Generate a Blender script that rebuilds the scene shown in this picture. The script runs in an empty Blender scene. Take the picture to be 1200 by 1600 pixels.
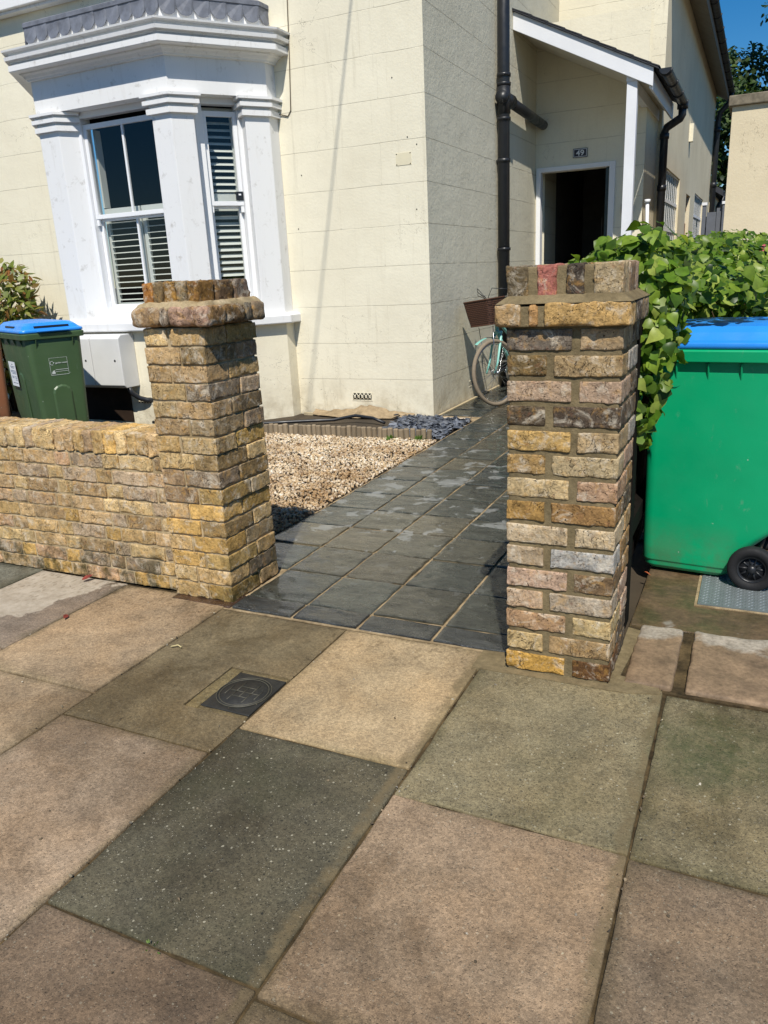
import bpy, math, random
import numpy as np
from math import radians as R, sin, cos, pi
random.seed(7); rng = np.random.default_rng(11)
SC = bpy.context.scene; COL = SC.collection

# ------------------------------------------------------------------ utilities
def s(r, g, b, k=1.0):
    f = lambda c: (c/12.92 if c <= .04045 else ((c+.055)/1.055)**2.4)
    return (f(r/255)*k, f(g/255)*k, f(b/255)*k, 1.0)

def _h(ix, iy, iz):
    n = (ix*374761393 + iy*668265263 + iz*1274126177) & 0xffffffff
    n = ((n ^ (n >> 13))*1274126177) & 0xffffffff
    return ((n ^ (n >> 16)) & 0xffff)/65535.0
def vnoise(p):
    p = np.asarray(p, float); i = np.floor(p).astype(np.int64); f = p-i; f = f*f*(3-2*f)
    r = 0
    for dx in (0, 1):
        for dy in (0, 1):
            for dz in (0, 1):
                w = (f[:, 0] if dx else 1-f[:, 0])*(f[:, 1] if dy else 1-f[:, 1])*(f[:, 2] if dz else 1-f[:, 2])
                r = r+w*_h(i[:, 0]+dx, i[:, 1]+dy, i[:, 2]+dz)
    return r
def fbm(p, scale=1., oct=3):
    r = 0; a = .5; t = 0
    for k in range(oct):
        r = r+a*vnoise(np.asarray(p)*scale*2**k+17.3*k); t += a; a *= .5
    return r/t

class MB:
    def __init__(self): self.P = []
    def add(self, V, F, mat=0, col=(1, 1, 1, 1), smooth=False):
        V = np.asarray(V, float).reshape(-1, 3)
        if isinstance(F, np.ndarray): FF = [F]
        else:
            d = {}
            for f in F: d.setdefault(len(f), []).append(f)
            FF = [np.array(v, np.int64) for v in d.values()]
        c = np.asarray(col, float)
        if c.ndim == 1: c = np.tile(c, (len(V), 1))
        self.P.append((V, FF, mat, c, smooth)); return self
    def box(self, x0, x1, y0, y1, z0, z1, mat=0, col=(1, 1, 1, 1)):
        V = [(x, y, z) for x in (x0, x1) for y in (y0, y1) for z in (z0, z1)]
        return self.add(V, [(0, 1, 3, 2), (4, 6, 7, 5), (0, 4, 5, 1), (2, 3, 7, 6), (0, 2, 6, 4), (1, 5, 7, 3)], mat, col)
    def quad(self, a, b, c, d, mat=0, col=(1, 1, 1, 1)): return self.add([a, b, c, d], [(0, 1, 2, 3)], mat, col)
    def prism(self, poly, z0, z1, mat=0, col=(1, 1, 1, 1), axis='z'):
        # poly: 2D points; axis z -> (x,y), axis y -> (x,z) extruded along y, axis x -> (y,z) extruded along x
        n = len(poly); V = []
        for t in (z0, z1):
            for a, b in poly:
                V.append((a, b, t) if axis == 'z' else (a, t, b) if axis == 'y' else (t, a, b))
        F = [tuple(range(n))[::-1], tuple(range(n, 2*n))]+[(i, (i+1) % n, n+(i+1) % n, n+i) for i in range(n)]
        return self.add(V, F, mat, col)
    def obox(self, c, ux, hx, uy, hy, z0, z1, mat=0, col=(1, 1, 1, 1)):
        c = np.array(c[:2]); ux = np.array(ux[:2])*hx; uy = np.array(uy[:2])*hy
        P = [c-ux-uy, c+ux-uy, c+ux+uy, c-ux+uy]
        return self.prism([tuple(p) for p in P], z0, z1, mat, col)
    def tube(self, path, r, n=10, mat=0, col=(1, 1, 1, 1), caps=True, smooth=True, closed=False):
        P = [np.array(p, float) for p in path]; m = len(P); rr = r if hasattr(r, '__len__') else [r]*m
        V = []; up = None
        for i, p in enumerate(P):
            if closed: t = P[(i+1) % m]-P[i-1]
            else: t = P[min(i+1, m-1)]-P[max(i-1, 0)]
            t = t/(np.linalg.norm(t)+1e-9)
            if up is None:
                up = np.array((0, 0, 1.)) if abs(t[2]) < .9 else np.array((1., 0, 0))
            a = up-t*(up@t); a /= np.linalg.norm(a)+1e-9; up = a; b = np.cross(t, a)
            for k in range(n):
                V.append(p+rr[i]*(a*cos(2*pi*k/n)+b*sin(2*pi*k/n)))
        F = []
        for i in range(m if closed else m-1):
            j = (i+1) % m
            for k in range(n):
                F.append((i*n+k, i*n+(k+1) % n, j*n+(k+1) % n, j*n+k))
        if caps and not closed: F += [tuple(range(n))[::-1], tuple(range((m-1)*n, m*n))]
        return self.add(V, F, mat, col, smooth)
    def lathe(self, prof, c, axis, n=32, mat=0, col=(1, 1, 1, 1), smooth=True, closed=False):
        # prof: (radius, height along axis)
        ax = np.array(axis, float); ax /= np.linalg.norm(ax)
        u = np.cross(ax, (0, 0, 1.)) if abs(ax[2]) < .9 else np.cross(ax, (1., 0, 0)); u /= np.linalg.norm(u); v = np.cross(ax, u)
        V = []; m = len(prof)
        for r, h in prof:
            for k in range(n): V.append(np.array(c)+ax*h+r*(u*cos(2*pi*k/n)+v*sin(2*pi*k/n)))
        F = []
        for i in range(m if closed else m-1):
            j = (i+1) % m
            for k in range(n): F.append((i*n+k, i*n+(k+1) % n, j*n+(k+1) % n, j*n+k))
        return self.add(V, F, mat, col, smooth)
    def build(self, name, mats, parent=None, local=False, bevel=0, solid=0):
        V = np.concatenate([p[0] for p in self.P]); C = np.concatenate([p[3] for p in self.P])
        o = 0; loops = []; starts = []; mi = []; sm = []; L = 0
        for v, FF, m, c, smo in self.P:
            for F in FF:
                k = F.shape[1]; loops.append((F+o).ravel()); starts.append(L+np.arange(len(F))*k); L += len(F)*k
                mi.append(np.full(len(F), m)); sm.append(np.full(len(F), smo))
            o += len(v)
        loops = np.concatenate(loops); starts = np.concatenate(starts); mi = np.concatenate(mi); sm = np.concatenate(sm)
        if parent is not None and not local:
            q = parent; off = np.zeros(3)
            while q is not None: off += np.array(q.location); q = q.parent
            V = V-off
        me = bpy.data.meshes.new(name)
        me.vertices.add(len(V)); me.vertices.foreach_set('co', V.ravel().astype(np.float32))
        me.loops.add(len(loops)); me.loops.foreach_set('vertex_index', loops.astype(np.int32))
        me.polygons.add(len(starts)); me.polygons.foreach_set('loop_start', starts.astype(np.int32))
        me.polygons.foreach_set('material_index', mi.astype(np.int32)); me.polygons.foreach_set('use_smooth', sm)
        me.update(calc_edges=True); me.validate()
        a = me.attributes.new('col', 'FLOAT_COLOR', 'POINT'); a.data.foreach_set('color', C.ravel().astype(np.float32))
        for m in (mats if isinstance(mats, (list, tuple)) else [mats]): me.materials.append(m)
        ob = bpy.data.objects.new(name, me); COL.objects.link(ob)
        if parent is not None: ob.parent = parent
        if bevel:
            b = ob.modifiers.new('bevel', 'BEVEL'); b.width = bevel; b.segments = 2; b.limit_method = 'ANGLE'; b.angle_limit = R(35)
        return ob

def thing(name, label, cat, loc=(0, 0, 0), rz=0, group=None):
    o = bpy.data.objects.new(name, None); COL.objects.link(o); o.location = loc; o.rotation_euler = (0, 0, rz)
    o.empty_display_size = .1; o['label'] = label; o['category'] = cat
    if group: o['group'] = group
    return o
def tag(o, label, cat, group=None):
    o['label'] = label; o['category'] = cat
    if group: o['group'] = group
    return o
def struct(o): o['kind'] = 'structure'; return o
def stuff(o, label=None, cat=None):
    o['kind'] = 'stuff'
    if label: o['label'] = label; o['category'] = cat
    return o

def rgrid(h, r, seg):
    k = max(2, int(round((2*h-2*r)/seg))); inner = np.linspace(-h+r, h-r, k+1)
    return np.concatenate([[-h, -h+.35*r], inner, [h-.35*r, h]])
def rbox(mb, c, size, r=.006, seg=.015, amp=.003, freq=30., col=(1, 1, 1, 1), mat=0, faces='xXyYZz', fn=None, skew=None, smooth=True):
    """rounded, noise-worn block"""
    c = np.array(c, float); h = np.array(size, float)/2; seed = rng.random(3)*50
    G = [rgrid(h[i], r, seg) for i in range(3)]
    for f in faces:
        ax = 'xyz'.index(f.lower()); sg = 1 if f.isupper() else -1
        a, b = [i for i in range(3) if i != ax]
        A, B = np.meshgrid(G[a], G[b], indexing='ij'); V = np.zeros((A.size, 3)); V[:, a] = A.ravel(); V[:, b] = B.ravel(); V[:, ax] = sg*h[ax]
        Q = np.clip(V, -(h-r), h-r); D = V-Q; L = np.linalg.norm(D, axis=1, keepdims=True); N = D/np.maximum(L, 1e-9)
        V2 = Q+N*r
        P = V2+seed
        n1 = fbm(P, freq, 3)-.5; n2 = fbm(P+9, freq*3, 2)-.5
        edge = 1+1.6*((np.abs(D) > 1e-6).sum(1) > 1)
        V2 = V2+N*(amp*(1.6*n1+.7*n2)*edge)[:, None]
        if fn is not None: V2 = fn(V2, N, P)
        V2 = V2+c
        na, nb = A.shape; I = np.arange(A.size).reshape(na, nb)
        F = np.stack([I[:-1, :-1], I[1:, :-1], I[1:, 1:], I[:-1, 1:]], -1).reshape(-1, 4)
        if (sg > 0) == (ax == 1): F = F[:, ::-1]
        mb.add(V2, F, mat, col(V2) if callable(col) else col, smooth)

# ------------------------------------------------------------------ materials
class G:
    def __init__(self, name, rough=.7, spec=.5):
        self.m = bpy.data.materials.new(name); self.m.use_nodes = True; self.nt = self.m.node_tree
        self.b = self.nt.nodes['Principled BSDF']; self.b.inputs['Roughness'].default_value = rough
        self.b.inputs['Specular IOR Level'].default_value = spec
    def n(self, t, **kw):
        nd = self.nt.nodes.new(t)
        for k, v in kw.items():
            if k.startswith('i_'):
                self.put(nd.inputs[k[2:].replace('_', ' ')], v)
            else: setattr(nd, k, v)
        return nd
    def put(self, sock, v):
        if isinstance(v, bpy.types.NodeSocket): self.nt.links.new(v, sock)
        else: sock.default_value = v
    def co(self, scale=None, rot=None, loc=None, kind='Object'):
        o = self.n('ShaderNodeTexCoord').outputs[kind]
        if scale or rot or loc:
            mp = self.n('ShaderNodeMapping'); self.put(mp.inputs[0], o)
            if scale: mp.inputs['Scale'].default_value = scale
            if rot: mp.inputs['Rotation'].default_value = rot
            if loc: mp.inputs['Location'].default_value = loc
            o = mp.outputs[0]
        return o
    def noise(self, co, scale, detail=4, rough=.55, dist=0, out='Fac'):
        nd = self.n('ShaderNodeTexNoise'); self.put(nd.inputs['Vector'], co); self.put(nd.inputs['Scale'], scale)
        nd.inputs['Detail'].default_value = detail; nd.inputs['Roughness'].default_value = rough; nd.inputs['Distortion'].default_value = dist
        return nd.outputs[out]
    def vor(self, co, scale, out='Distance', feature='F1', rand=1.):
        nd = self.n('ShaderNodeTexVoronoi', feature=feature); self.put(nd.inputs['Vector'], co); nd.inputs['Scale'].default_value = scale
        nd.inputs['Randomness'].default_value = rand
        return nd.outputs[out]
    def math(self, op, a, b=0., c=None, clamp=False):
        nd = self.n('ShaderNodeMath', operation=op, use_clamp=clamp); self.put(nd.inputs[0], a); self.put(nd.inputs[1], b)
        if c is not None: self.put(nd.inputs[2], c)
        return nd.outputs[0]
    def rng(self, v, a, b, c=0., d=1.):
        nd = self.n('ShaderNodeMapRange'); self.put(nd.inputs[0], v)
        for i, x in enumerate((a, b, c, d)): self.put(nd.inputs[i+1], x)
        return nd.outputs[0]
    def ramp(self, f, stops):
        nd = self.n('ShaderNodeValToRGB'); self.put(nd.inputs[0], f); e = nd.color_ramp.elements
        while len(e) < len(stops): e.new(.5)
        for el, (p, c) in zip(e, stops): el.position = p; el.color = c if hasattr(c, '__len__') else (c, c, c, 1)
        return nd.outputs[0]
    def mix(self, f, a, b, mode='MIX'):
        nd = self.n('ShaderNodeMix', data_type='RGBA', blend_type=mode); self.put(nd.inputs[0], f)
        self.put(nd.inputs[6], a); self.put(nd.inputs[7], b); return nd.outputs[2]
    def attr(self, out='Color', name='col'): return self.n('ShaderNodeAttribute', attribute_name=name).outputs[out]
    def sep(self, v):
        nd = self.n('ShaderNodeSeparateXYZ'); self.put(nd.inputs[0], v); return nd.outputs
    def comb(self, x, y, z):
        nd = self.n('ShaderNodeCombineXYZ')
        for i, v in enumerate((x, y, z)): self.put(nd.inputs[i], v)
        return nd.outputs[0]
    def bump(self, h, strength=.5, dist=.01, nrm=None):
        nd = self.n('ShaderNodeBump'); self.put(nd.inputs['Height'], h); nd.inputs['Strength'].default_value = strength
        nd.inputs['Distance'].default_value = dist
        if nrm: self.put(nd.inputs['Normal'], nrm)
        return nd.outputs[0]
    def set(self, base=None, rough=None, nrm=None, **kw):
        if base is not None: self.put(self.b.inputs['Base Color'], base)
        if rough is not None: self.put(self.b.inputs['Roughness'], rough)
        if nrm is not None: self.put(self.b.inputs['Normal'], nrm)
        for k, v in kw.items(): self.put(self.b.inputs[k.replace('_', ' ')], v)
        return self.m

def m_brick(name, lime=.35, soot=.5, moss=0., yel=.4):
    g = G(name, .9, .2); c = g.co(); a = g.attr()
    v = g.noise(c, 20, 7, .72, .3); col = g.mix(1., a, g.ramp(v, [(.28, .50), (.5, .98), (.72, 1.38)]), 'MULTIPLY')
    f = g.noise(c, 120, 5, .75); col = g.mix(1., col, g.ramp(f, [(.3, .62), (.5, 1.), (.7, 1.34)]), 'MULTIPLY')
    hue = g.noise(c, 30, 6, .68, .5); col = g.mix(g.rng(hue, .52, .66, 0, yel), col, s(222, 170, 88, .82))
    col = g.mix(g.rng(g.noise(g.co(loc=(4, 4, 4)), 38, 5, .65), .58, .72, 0, .4), col, s(170, 112, 84, .8))
    pale = g.noise(c, 17, 7, .74, .7); col = g.mix(g.rng(pale, .52, .64, 0, lime), col, s(228, 216, 194, .88))
    so = g.noise(g.co(loc=(1, 9, 2)), 12, 7, .74, .4); col = g.mix(g.rng(so, .58, .70, 0, soot), col, s(58, 50, 42, .8))
    pit = g.vor(g.mix(.03, c, g.noise(c, 60, 3, out='Color')), 80); pm = g.math('MULTIPLY', g.rng(pit, .10, .22, 1, 0), g.rng(g.noise(c, 22, 3), .46, .56))
    col = g.mix(g.math('MULTIPLY', pm, .8), col, s(42, 32, 22, .7))
    crk = g.rng(g.math('ABSOLUTE', g.math('SUBTRACT', g.noise(c, 13, 4, .6, 1.6), .5)), .0, .010, 1, 0); crk = g.math('MULTIPLY', crk, g.rng(g.noise(c, 9, 2), .48, .56))
    col = g.mix(g.math('MULTIPLY', crk, .7), col, s(60, 44, 30, .7))
    if moss:
        z = g.sep(c)[2]; mm = g.math('MULTIPLY', g.rng(z, .38, .0, 0, 1), g.rng(g.noise(c, 14, 5, .7), .42, .62, 0, moss)); xx = g.rng(g.sep(c)[0], .10, .16, .25, 1.)
        col = g.mix(g.math('MULTIPLY', mm, xx), col, s(70, 70, 34, .6))
    h = g.math('ADD', g.noise(c, 70, 7, .75), g.math('MULTIPLY', g.noise(c, 18, 4, .6, .6), 1.4)); h = g.math('SUBTRACT', h, g.math('ADD', g.math('MULTIPLY', pm, 1.1), crk))
    return g.set(col, .92, g.bump(h, 1., .006))

def m_mortar(name, c1, c2):
    g = G(name, .95, .15); c = g.co()
    col = g.mix(g.rng(g.noise(c, 9, 5, .6), .35, .65), c1, c2)
    col = g.mix(1., col, g.ramp(g.noise(c, 45, 6, .75), [(.3, .72), (.7, 1.22)]), 'MULTIPLY'); col = g.mix(g.rng(g.vor(c, 260), .0, .35, .4, 0), col, s(40, 34, 24))
    return g.set(col, .95, g.bump(g.math('ADD', g.noise(c, 180, 4, .7), g.math('MULTIPLY', g.noise(c, 26, 4), 2.)), .7, .004))

def m_simple(name, col, rough=.6, spec=.4, var=.12, vs=6, bump=0., bs=80, metal=0.):
    g = G(name, rough, spec); c = g.co()
    v = g.ramp(g.noise(c, vs, 5, .6), [(.3, 1-var), (.7, 1+var)])
    kw = {'Metallic': metal} if metal else {}
    nrm = g.bump(g.noise(c, bs, 4, .6), bump, .003) if bump else None
    return g.set(g.mix(1., col, v, 'MULTIPLY'), g.rng(g.noise(c, vs*2.3, 4), .3, .7, rough-.08, rough+.1), nrm, **kw)

def m_render(name, axis, base, dirty, score=1., z0=0., rough_bump=.5, bscale=45, moss=.0):
    """painted render scored with ashlar lines; axis 0: wall runs along X, 1: along Y"""
    g = G(name, .9, .2); c = g.co(); xyz = g.sep(c); u = xyz[axis]; z = xyz[2]
    wob = g.math('MULTIPLY', g.math('SUBTRACT', g.noise(c, 1.7, 2), .5), .02)
    br = g.n('ShaderNodeTexBrick', offset=.5); g.put(br.inputs['Vector'], g.comb(u, g.math('ADD', z, g.math('ADD', wob, z0)), 0.))
    for k, v in (('Scale', 1.), ('Mortar Size', .0035), ('Mortar Smooth', .3), ('Brick Width', .92), ('Row Height', .364)): br.inputs[k].default_value = v
    br.inputs['Color1'].default_value = br.inputs['Color2'].default_value = (0, 0, 0, 1); br.inputs['Mortar'].default_value = (1, 1, 1, 1)
    line = g.math('MULTIPLY', br.outputs['Fac'], g.math('MULTIPLY', g.math('MULTIPLY', g.rng(g.noise(c, 3.1, 4), .38, .5, .15, .8), g.rng(g.math('ABSOLUTE', g.math('SUBTRACT', g.math('FRACT', g.math('DIVIDE', g.math('ADD', z, wob), .364)), .5)), .46, .47, .25, 1.)), score))
    n1 = g.noise(c, .9, 5, .6); col = g.mix(g.rng(n1, .35, .7, 0, .55), base, dirty)
    st = g.noise(g.co(scale=(7, 7, .7)), 1.6, 5, .65); col = g.mix(g.rng(st, .55, .75, 0, .28), col, dirty)
    col = g.mix(g.rng(g.noise(c, 28, 4, .6), .35, .75, 0, .16), col, dirty)
    lo = g.math('MULTIPLY', g.rng(z, .45, .0, 0, 1), g.rng(g.noise(c, 5, 5, .7), .4, .65, 0, .6)); col = g.mix(lo, col, s(176, 160, 128, .8))
    col = g.mix(g.math('MULTIPLY', line, .35), col, s(120, 108, 80, .7))
    col = g.mix(g.math('MULTIPLY', g.rng(g.vor(c, 2.6), .0, .02, 1, 0), .8), col, s(60, 50, 40))
    ck = g.rng(g.math('ABSOLUTE', g.math('SUBTRACT', g.noise(c, 1.1, 6, .62, .8), .5)), .0, .0018, 1, 0); ck = g.math('MULTIPLY', ck, g.rng(g.noise(g.co(loc=(9, 9, 9)), .8, 2), .52, .56)); col = g.mix(g.math('MULTIPLY', ck, .6), col, s(110, 98, 76, .7))
    dp = g.noise(g.co(scale=(11, 11, .45), loc=(3, 3, 0)), 1.2, 5, .7); col = g.mix(g.rng(dp, .60, .76, 0, .30), col, s(170, 160, 134, .8))
    h = g.math('ADD', g.math('MULTIPLY', g.noise(c, bscale, 5, .65), .5), g.math('MULTIPLY', g.noise(c, 7, 3), .6)); h = g.math('SUBTRACT', h, g.math('MULTIPLY', line, 1.4))
    return g.set(col, .92, g.bump(h, rough_bump, .010))

def m_white(name, dirt=.35, base=s(232, 232, 234, .95), bump=.15):
    g = G(name, .55, .35); c = g.co()
    st = g.noise(g.co(scale=(5, 5, .9)), 2.6, 6, .7, .5); col = g.mix(g.rng(st, .56, .80, 0, dirt*.5), base, s(186, 178, 164, .9))
    col = g.mix(g.rng(g.noise(c, 9, 6, .7), .58, .75, 0, dirt), col, s(158, 152, 140, .9))
    dr = g.noise(g.co(scale=(26, 26, 1.4)), 1., 5, .7); col = g.mix(g.math('MULTIPLY', g.rng(dr, .60, .72, 0, .45), g.rng(g.sep(c)[2], 3.3, 3.5, .12 if dirt > .1 else 0., dirt*1.6)), col, s(128, 124, 114, .85))
    return g.set(col, .6, g.bump(g.noise(c, 30, 4), bump, .004))

def m_slab():
    g = G('paving_slab_concrete', .8, .35); c = g.co(); a = g.attr(); al = g.attr('Alpha'); xyz = g.sep(c); X_, Y_ = xyz[0], xyz[1]
    n1 = g.noise(c, 1.7, 7, .68, .3); col = g.mix(1., a, g.ramp(n1, [(.30, .66), (.5, 1.0), (.70, 1.26)]), 'MULTIPLY')
    n0 = g.noise(c, 6.5, 8, .75, .5); col = g.mix(1., col, g.ramp(n0, [(.30, .74), (.5, 1.02), (.70, 1.22)]), 'MULTIPLY')
    hue = g.noise(g.co(loc=(7, 3, 0)), 2.6, 5, .65); col = g.mix(g.rng(hue, .42, .62, 0, .35), col, g.mix(1., col, (1.14, .98, .78, 1), 'MULTIPLY'))
    n2 = g.noise(c, 300, 3, .9); col = g.mix(1., col, g.ramp(n2, [(.30, .62), (.5, 1.04), (.70, 1.45)]), 'MULTIPLY'); n4 = g.noise(g.co(loc=(2, 2, 2)), 60, 6, .8); col = g.mix(1., col, g.ramp(n4, [(.30, .82), (.5, 1.), (.70, 1.16)]), 'MULTIPLY')
    n3 = g.noise(g.co(loc=(3, 1, 0)), 1.2, 7, .72, .8); wet = g.rng(n3, .50, .60, 0, 1)
    col = g.mix(g.math('MULTIPLY', wet, .52), col, g.mix(1., col, (.44, .41, .36, 1), 'MULTIPLY'))
    cd = g.n('ShaderNodeTexVoronoi'); g.put(cd.inputs['Vector'], c); cd.inputs['Scale'].default_value = 190
    rnd = g.sep(cd.outputs['Color'])
    chip = g.math('MULTIPLY', g.rng(cd.outputs['Distance'], .26, .34, 1, 0), g.rng(rnd[0], .86, .90, 0, 1))
    chipd = g.math('MULTIPLY', g.rng(cd.outputs['Distance'], .36, .44, 1, 0), g.rng(rnd[1], .74, .78, 0, 1))
    col = g.mix(g.math('MULTIPLY', chipd, g.math('ADD', g.math('MULTIPLY', al, .62), .03)), col, s(46, 44, 36, .7))
    col = g.mix(g.math('MULTIPLY', chip, g.math('ADD', g.math('MULTIPLY', al, .50), .10)), col, s(198, 190, 166, .8))
    c2 = g.n('ShaderNodeTexVoronoi'); g.put(c2.inputs['Vector'], c); c2.inputs['Scale'].default_value = 62
    r2 = g.sep(c2.outputs['Color']); shp = g.math('ADD', c2.outputs['Distance'], g.math('MULTIPLY', g.math('SUBTRACT', g.noise(c, 160, 2), .5), .28))
    big = g.math('MULTIPLY', g.rng(shp, .17, .21, 1, 0), g.rng(r2[2], .94, .96, 0, 1)); bigd = g.math('MULTIPLY', g.rng(shp, .20, .24, 1, 0), g.rng(r2[0], .93, .95, 0, 1))
    col = g.mix(g.math('MULTIPLY', big, g.math('MULTIPLY', al, .62)), col, s(206, 198, 172, .8)); col = g.mix(g.math('MULTIPLY', bigd, g.math('MULTIPLY', al, .8)), col, s(40, 40, 36, .7))
    cg = g.n('ShaderNodeTexVoronoi'); g.put(cg.inputs['Vector'], c); cg.inputs['Scale'].default_value = 150; col = g.mix(1., col, g.ramp(g.sep(cg.outputs['Color'])[0], [(0, .80), (.5, 1.02), (1, 1.22)]), 'MULTIPLY')
    wb = g.math('MULTIPLY', g.math('SUBTRACT', g.noise(c, 9, 5, .7), .5), .09)
    for xc in (-.835, -.190):
        bd = g.math('ABSOLUTE', g.math('ADD', g.math('SUBTRACT', X_, xc), wb)); bm = g.math('MULTIPLY', g.rng(bd, .010, .026, .75, 0), g.math('MULTIPLY', g.rng(Y_, 2.54, 2.56, 1, 0), g.rng(g.noise(c, 6, 5, .7), .40, .56, .1, 1))); col = g.mix(bm, col, g.mix(g.noise(c, 40, 4), s(160, 140, 102, .66), s(122, 106, 76, .62)))
    gr = g.noise(g.co(loc=(-1.2, 4, 0)), 2.3, 5, .65); col = g.mix(g.math('MULTIPLY', g.rng(gr, .52, .70, 0, .3), g.math('MULTIPLY', al, al)), col, s(66, 76, 40, .62))
    # algae bloom on one slab, drying pale patch on another, fresh water drops near the path
    dx = g.math('SUBTRACT', X_, .0); dy = g.math('SUBTRACT', Y_, 2.16); rr = g.math('ADD', g.math('MULTIPLY', dx, dx), g.math('MULTIPLY', g.math('MULTIPLY', dy, dy), .8))
    rr = g.math('ADD', rr, g.math('MULTIPLY', g.math('SUBTRACT', g.noise(c, 7, 5, .7), .5), .07)); col = g.mix(g.math('MULTIPLY', g.rng(rr, .004, .050, .62, 0), g.rng(g.noise(c, 22, 6, .75), .35, .6, .35, 1.)), col, s(58, 82, 38, .6))
    nz = g.math('MULTIPLY', g.math('SUBTRACT', g.noise(c, 4.2, 5, .62), .5), .75)
    m = g.math('MULTIPLY', g.rng(X_, -3.278, -3.272, 0, 1), g.rng(g.math('ADD', g.math('ADD', X_, g.math('MULTIPLY', Y_, -.45)), nz), -3.93, -3.90, 1, 0)); m = g.math('MULTIPLY', m, g.rng(X_, -2.695, -2.688, 1, 0)); m = g.math('MULTIPLY', m, g.rng(Y_, 1.89, 1.91, 0, 1))
    col = g.mix(g.math('MULTIPLY', m, .85), col, g.mix(g.rng(g.noise(c, 12, 6, .7), .4, .7), s(208, 196, 176, .8), s(178, 164, 142, .75)))
    dm = g.math('MULTIPLY', g.rng(g.vor(g.co(scale=(1, .6, 1)), 42), .30, .36, 1, 0), g.rng(g.math('ADD', Y_, g.math('MULTIPLY', g.noise(c, 5, 4), .7)), 2.56, 2.78, 0, .42))
    col = g.mix(dm, col, g.mix(1., col, (.45, .43, .38, 1), 'MULTIPLY'))
    # grime along the joints carried by low spots
    h = g.math('ADD', g.noise(c, 120, 6, .8), g.math('MULTIPLY', g.noise(c, 14, 4), .8)); h = g.math('ADD', h, g.math('MULTIPLY', chip, g.math('MULTIPLY', al, .5)))
    h = g.math('SUBTRACT', h, g.math('MULTIPLY', g.rng(g.vor(c, 90), .1, .22, .6, 0), 1.))
    return g.set(col, g.rng(wet, 0, 1, .85, .5), g.bump(h, .8, .004))

def m_slate():
    g = G('riven_slate', .4, .5); c = g.co(); a = g.attr(); al = g.attr('Alpha')
    n1 = g.noise(g.co(scale=(2.2, 6, 1)), 3, 7, .68, .8); col = g.mix(1., a, g.ramp(n1, [(.30, .50), (.5, 1.02), (.72, 1.75)]), 'MULTIPLY')
    fine = g.noise(g.co(scale=(7, 26, 1), rot=(0, 0, .2)), 4, 5, .7); col = g.mix(1., col, g.ramp(fine, [(.3, .8), (.7, 1.22)]), 'MULTIPLY')
    # rusty tint
    col = g.mix(g.rng(g.noise(g.co(loc=(5, 2, 0)), 2.2, 4), .6, .75, 0, .35), col, s(96, 82, 62, .7))
    # dried-out pale patches
    dr = g.noise(g.co(loc=(1.7, .3, 0), scale=(1.0, 1.25, 1)), 5.0, 6, .6, .4); yy = g.sep(c)[1]; th_ = g.math('ADD', dr, g.math('MULTIPLY', g.math('ABSOLUTE', g.math('SUBTRACT', yy, 5.0)), -.028)); dry = g.math('MULTIPLY', g.rng(th_, .552, .580, 0, 1), al)
    col = g.mix(g.math('MULTIPLY', dry, .6), col, s(170, 172, 168, .8))
    cl = g.math('ABSOLUTE', g.math('SUBTRACT', g.noise(g.co(scale=(1.2, 2.6, 1), rot=(0, 0, .35)), 4, 3, .5, 1.2), .5)); vein = g.rng(cl, .0, .007, 1, 0)
    col = g.mix(g.math('MULTIPLY', vein, .35), col, s(28, 30, 30))
    h = g.math('ADD', g.noise(g.co(scale=(3, 9, 1), rot=(0, 0, .3)), 5, 6, .7, .6), g.math('MULTIPLY', vein, -.35))
    rough = g.math('ADD', g.rng(g.noise(c, 9, 4), .3, .7, .16, .38), g.math('MULTIPLY', dry, .35))
    return g.set(col, rough, g.bump(h, 1., .012), Coat_Weight=.5, Coat_Roughness=.10)

def m_leaf(name, cols, rough=.38, trans=.3):
    g = G(name, rough+.08, .28); rn = g.n('ShaderNodeNewGeometry').outputs['Random Per Island']
    k = len(cols); col = g.ramp(rn, [(i/(k-1), c) for i, c in enumerate(cols)])
    col = g.mix(1., col, g.ramp(g.noise(g.co(), 40, 3), [(.3, .8), (.7, 1.2)]), 'MULTIPLY')
    g.set(col)
    tr = g.n('ShaderNodeBsdfTranslucent'); g.put(tr.inputs[0], g.mix(1., col, (1.5, 1.6, .6, 1), 'MULTIPLY'))
    mx = g.n('ShaderNodeMixShader'); mx.inputs[0].default_value = trans
    g.nt.links.new(g.b.outputs[0], mx.inputs[1]); g.nt.links.new(tr.outputs[0], mx.inputs[2])
    g.nt.links.new(mx.outputs[0], g.nt.nodes['Material Output'].inputs[0]); return g.m

def m_island(name, cols, rough=.8, bump=.4, bs=60, nz=.2, spec=.3, dirt=None):
    g = G(name, rough, spec); rn = g.n('ShaderNodeNewGeometry').outputs['Random Per Island']; k = len(cols); c = g.co()
    col = g.ramp(rn, [(i/(k-1), q) for i, q in enumerate(cols)])
    col = g.mix(1., col, g.ramp(g.noise(c, bs*.6, 4), [(.3, 1-nz), (.7, 1+nz)]), 'MULTIPLY')
    if dirt: col = g.mix(g.math('MULTIPLY', g.rng(g.math('ADD', g.noise(c, 2.6, 5, .7), g.rng(g.sep(c)[1], 3., 6., .12, -.10)), .38, .60, 0, 1), .88), col, g.mix(1., col, dirt, 'MULTIPLY'))
    return g.set(col, rough, g.bump(g.noise(c, bs, 4), bump, .004))

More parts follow.
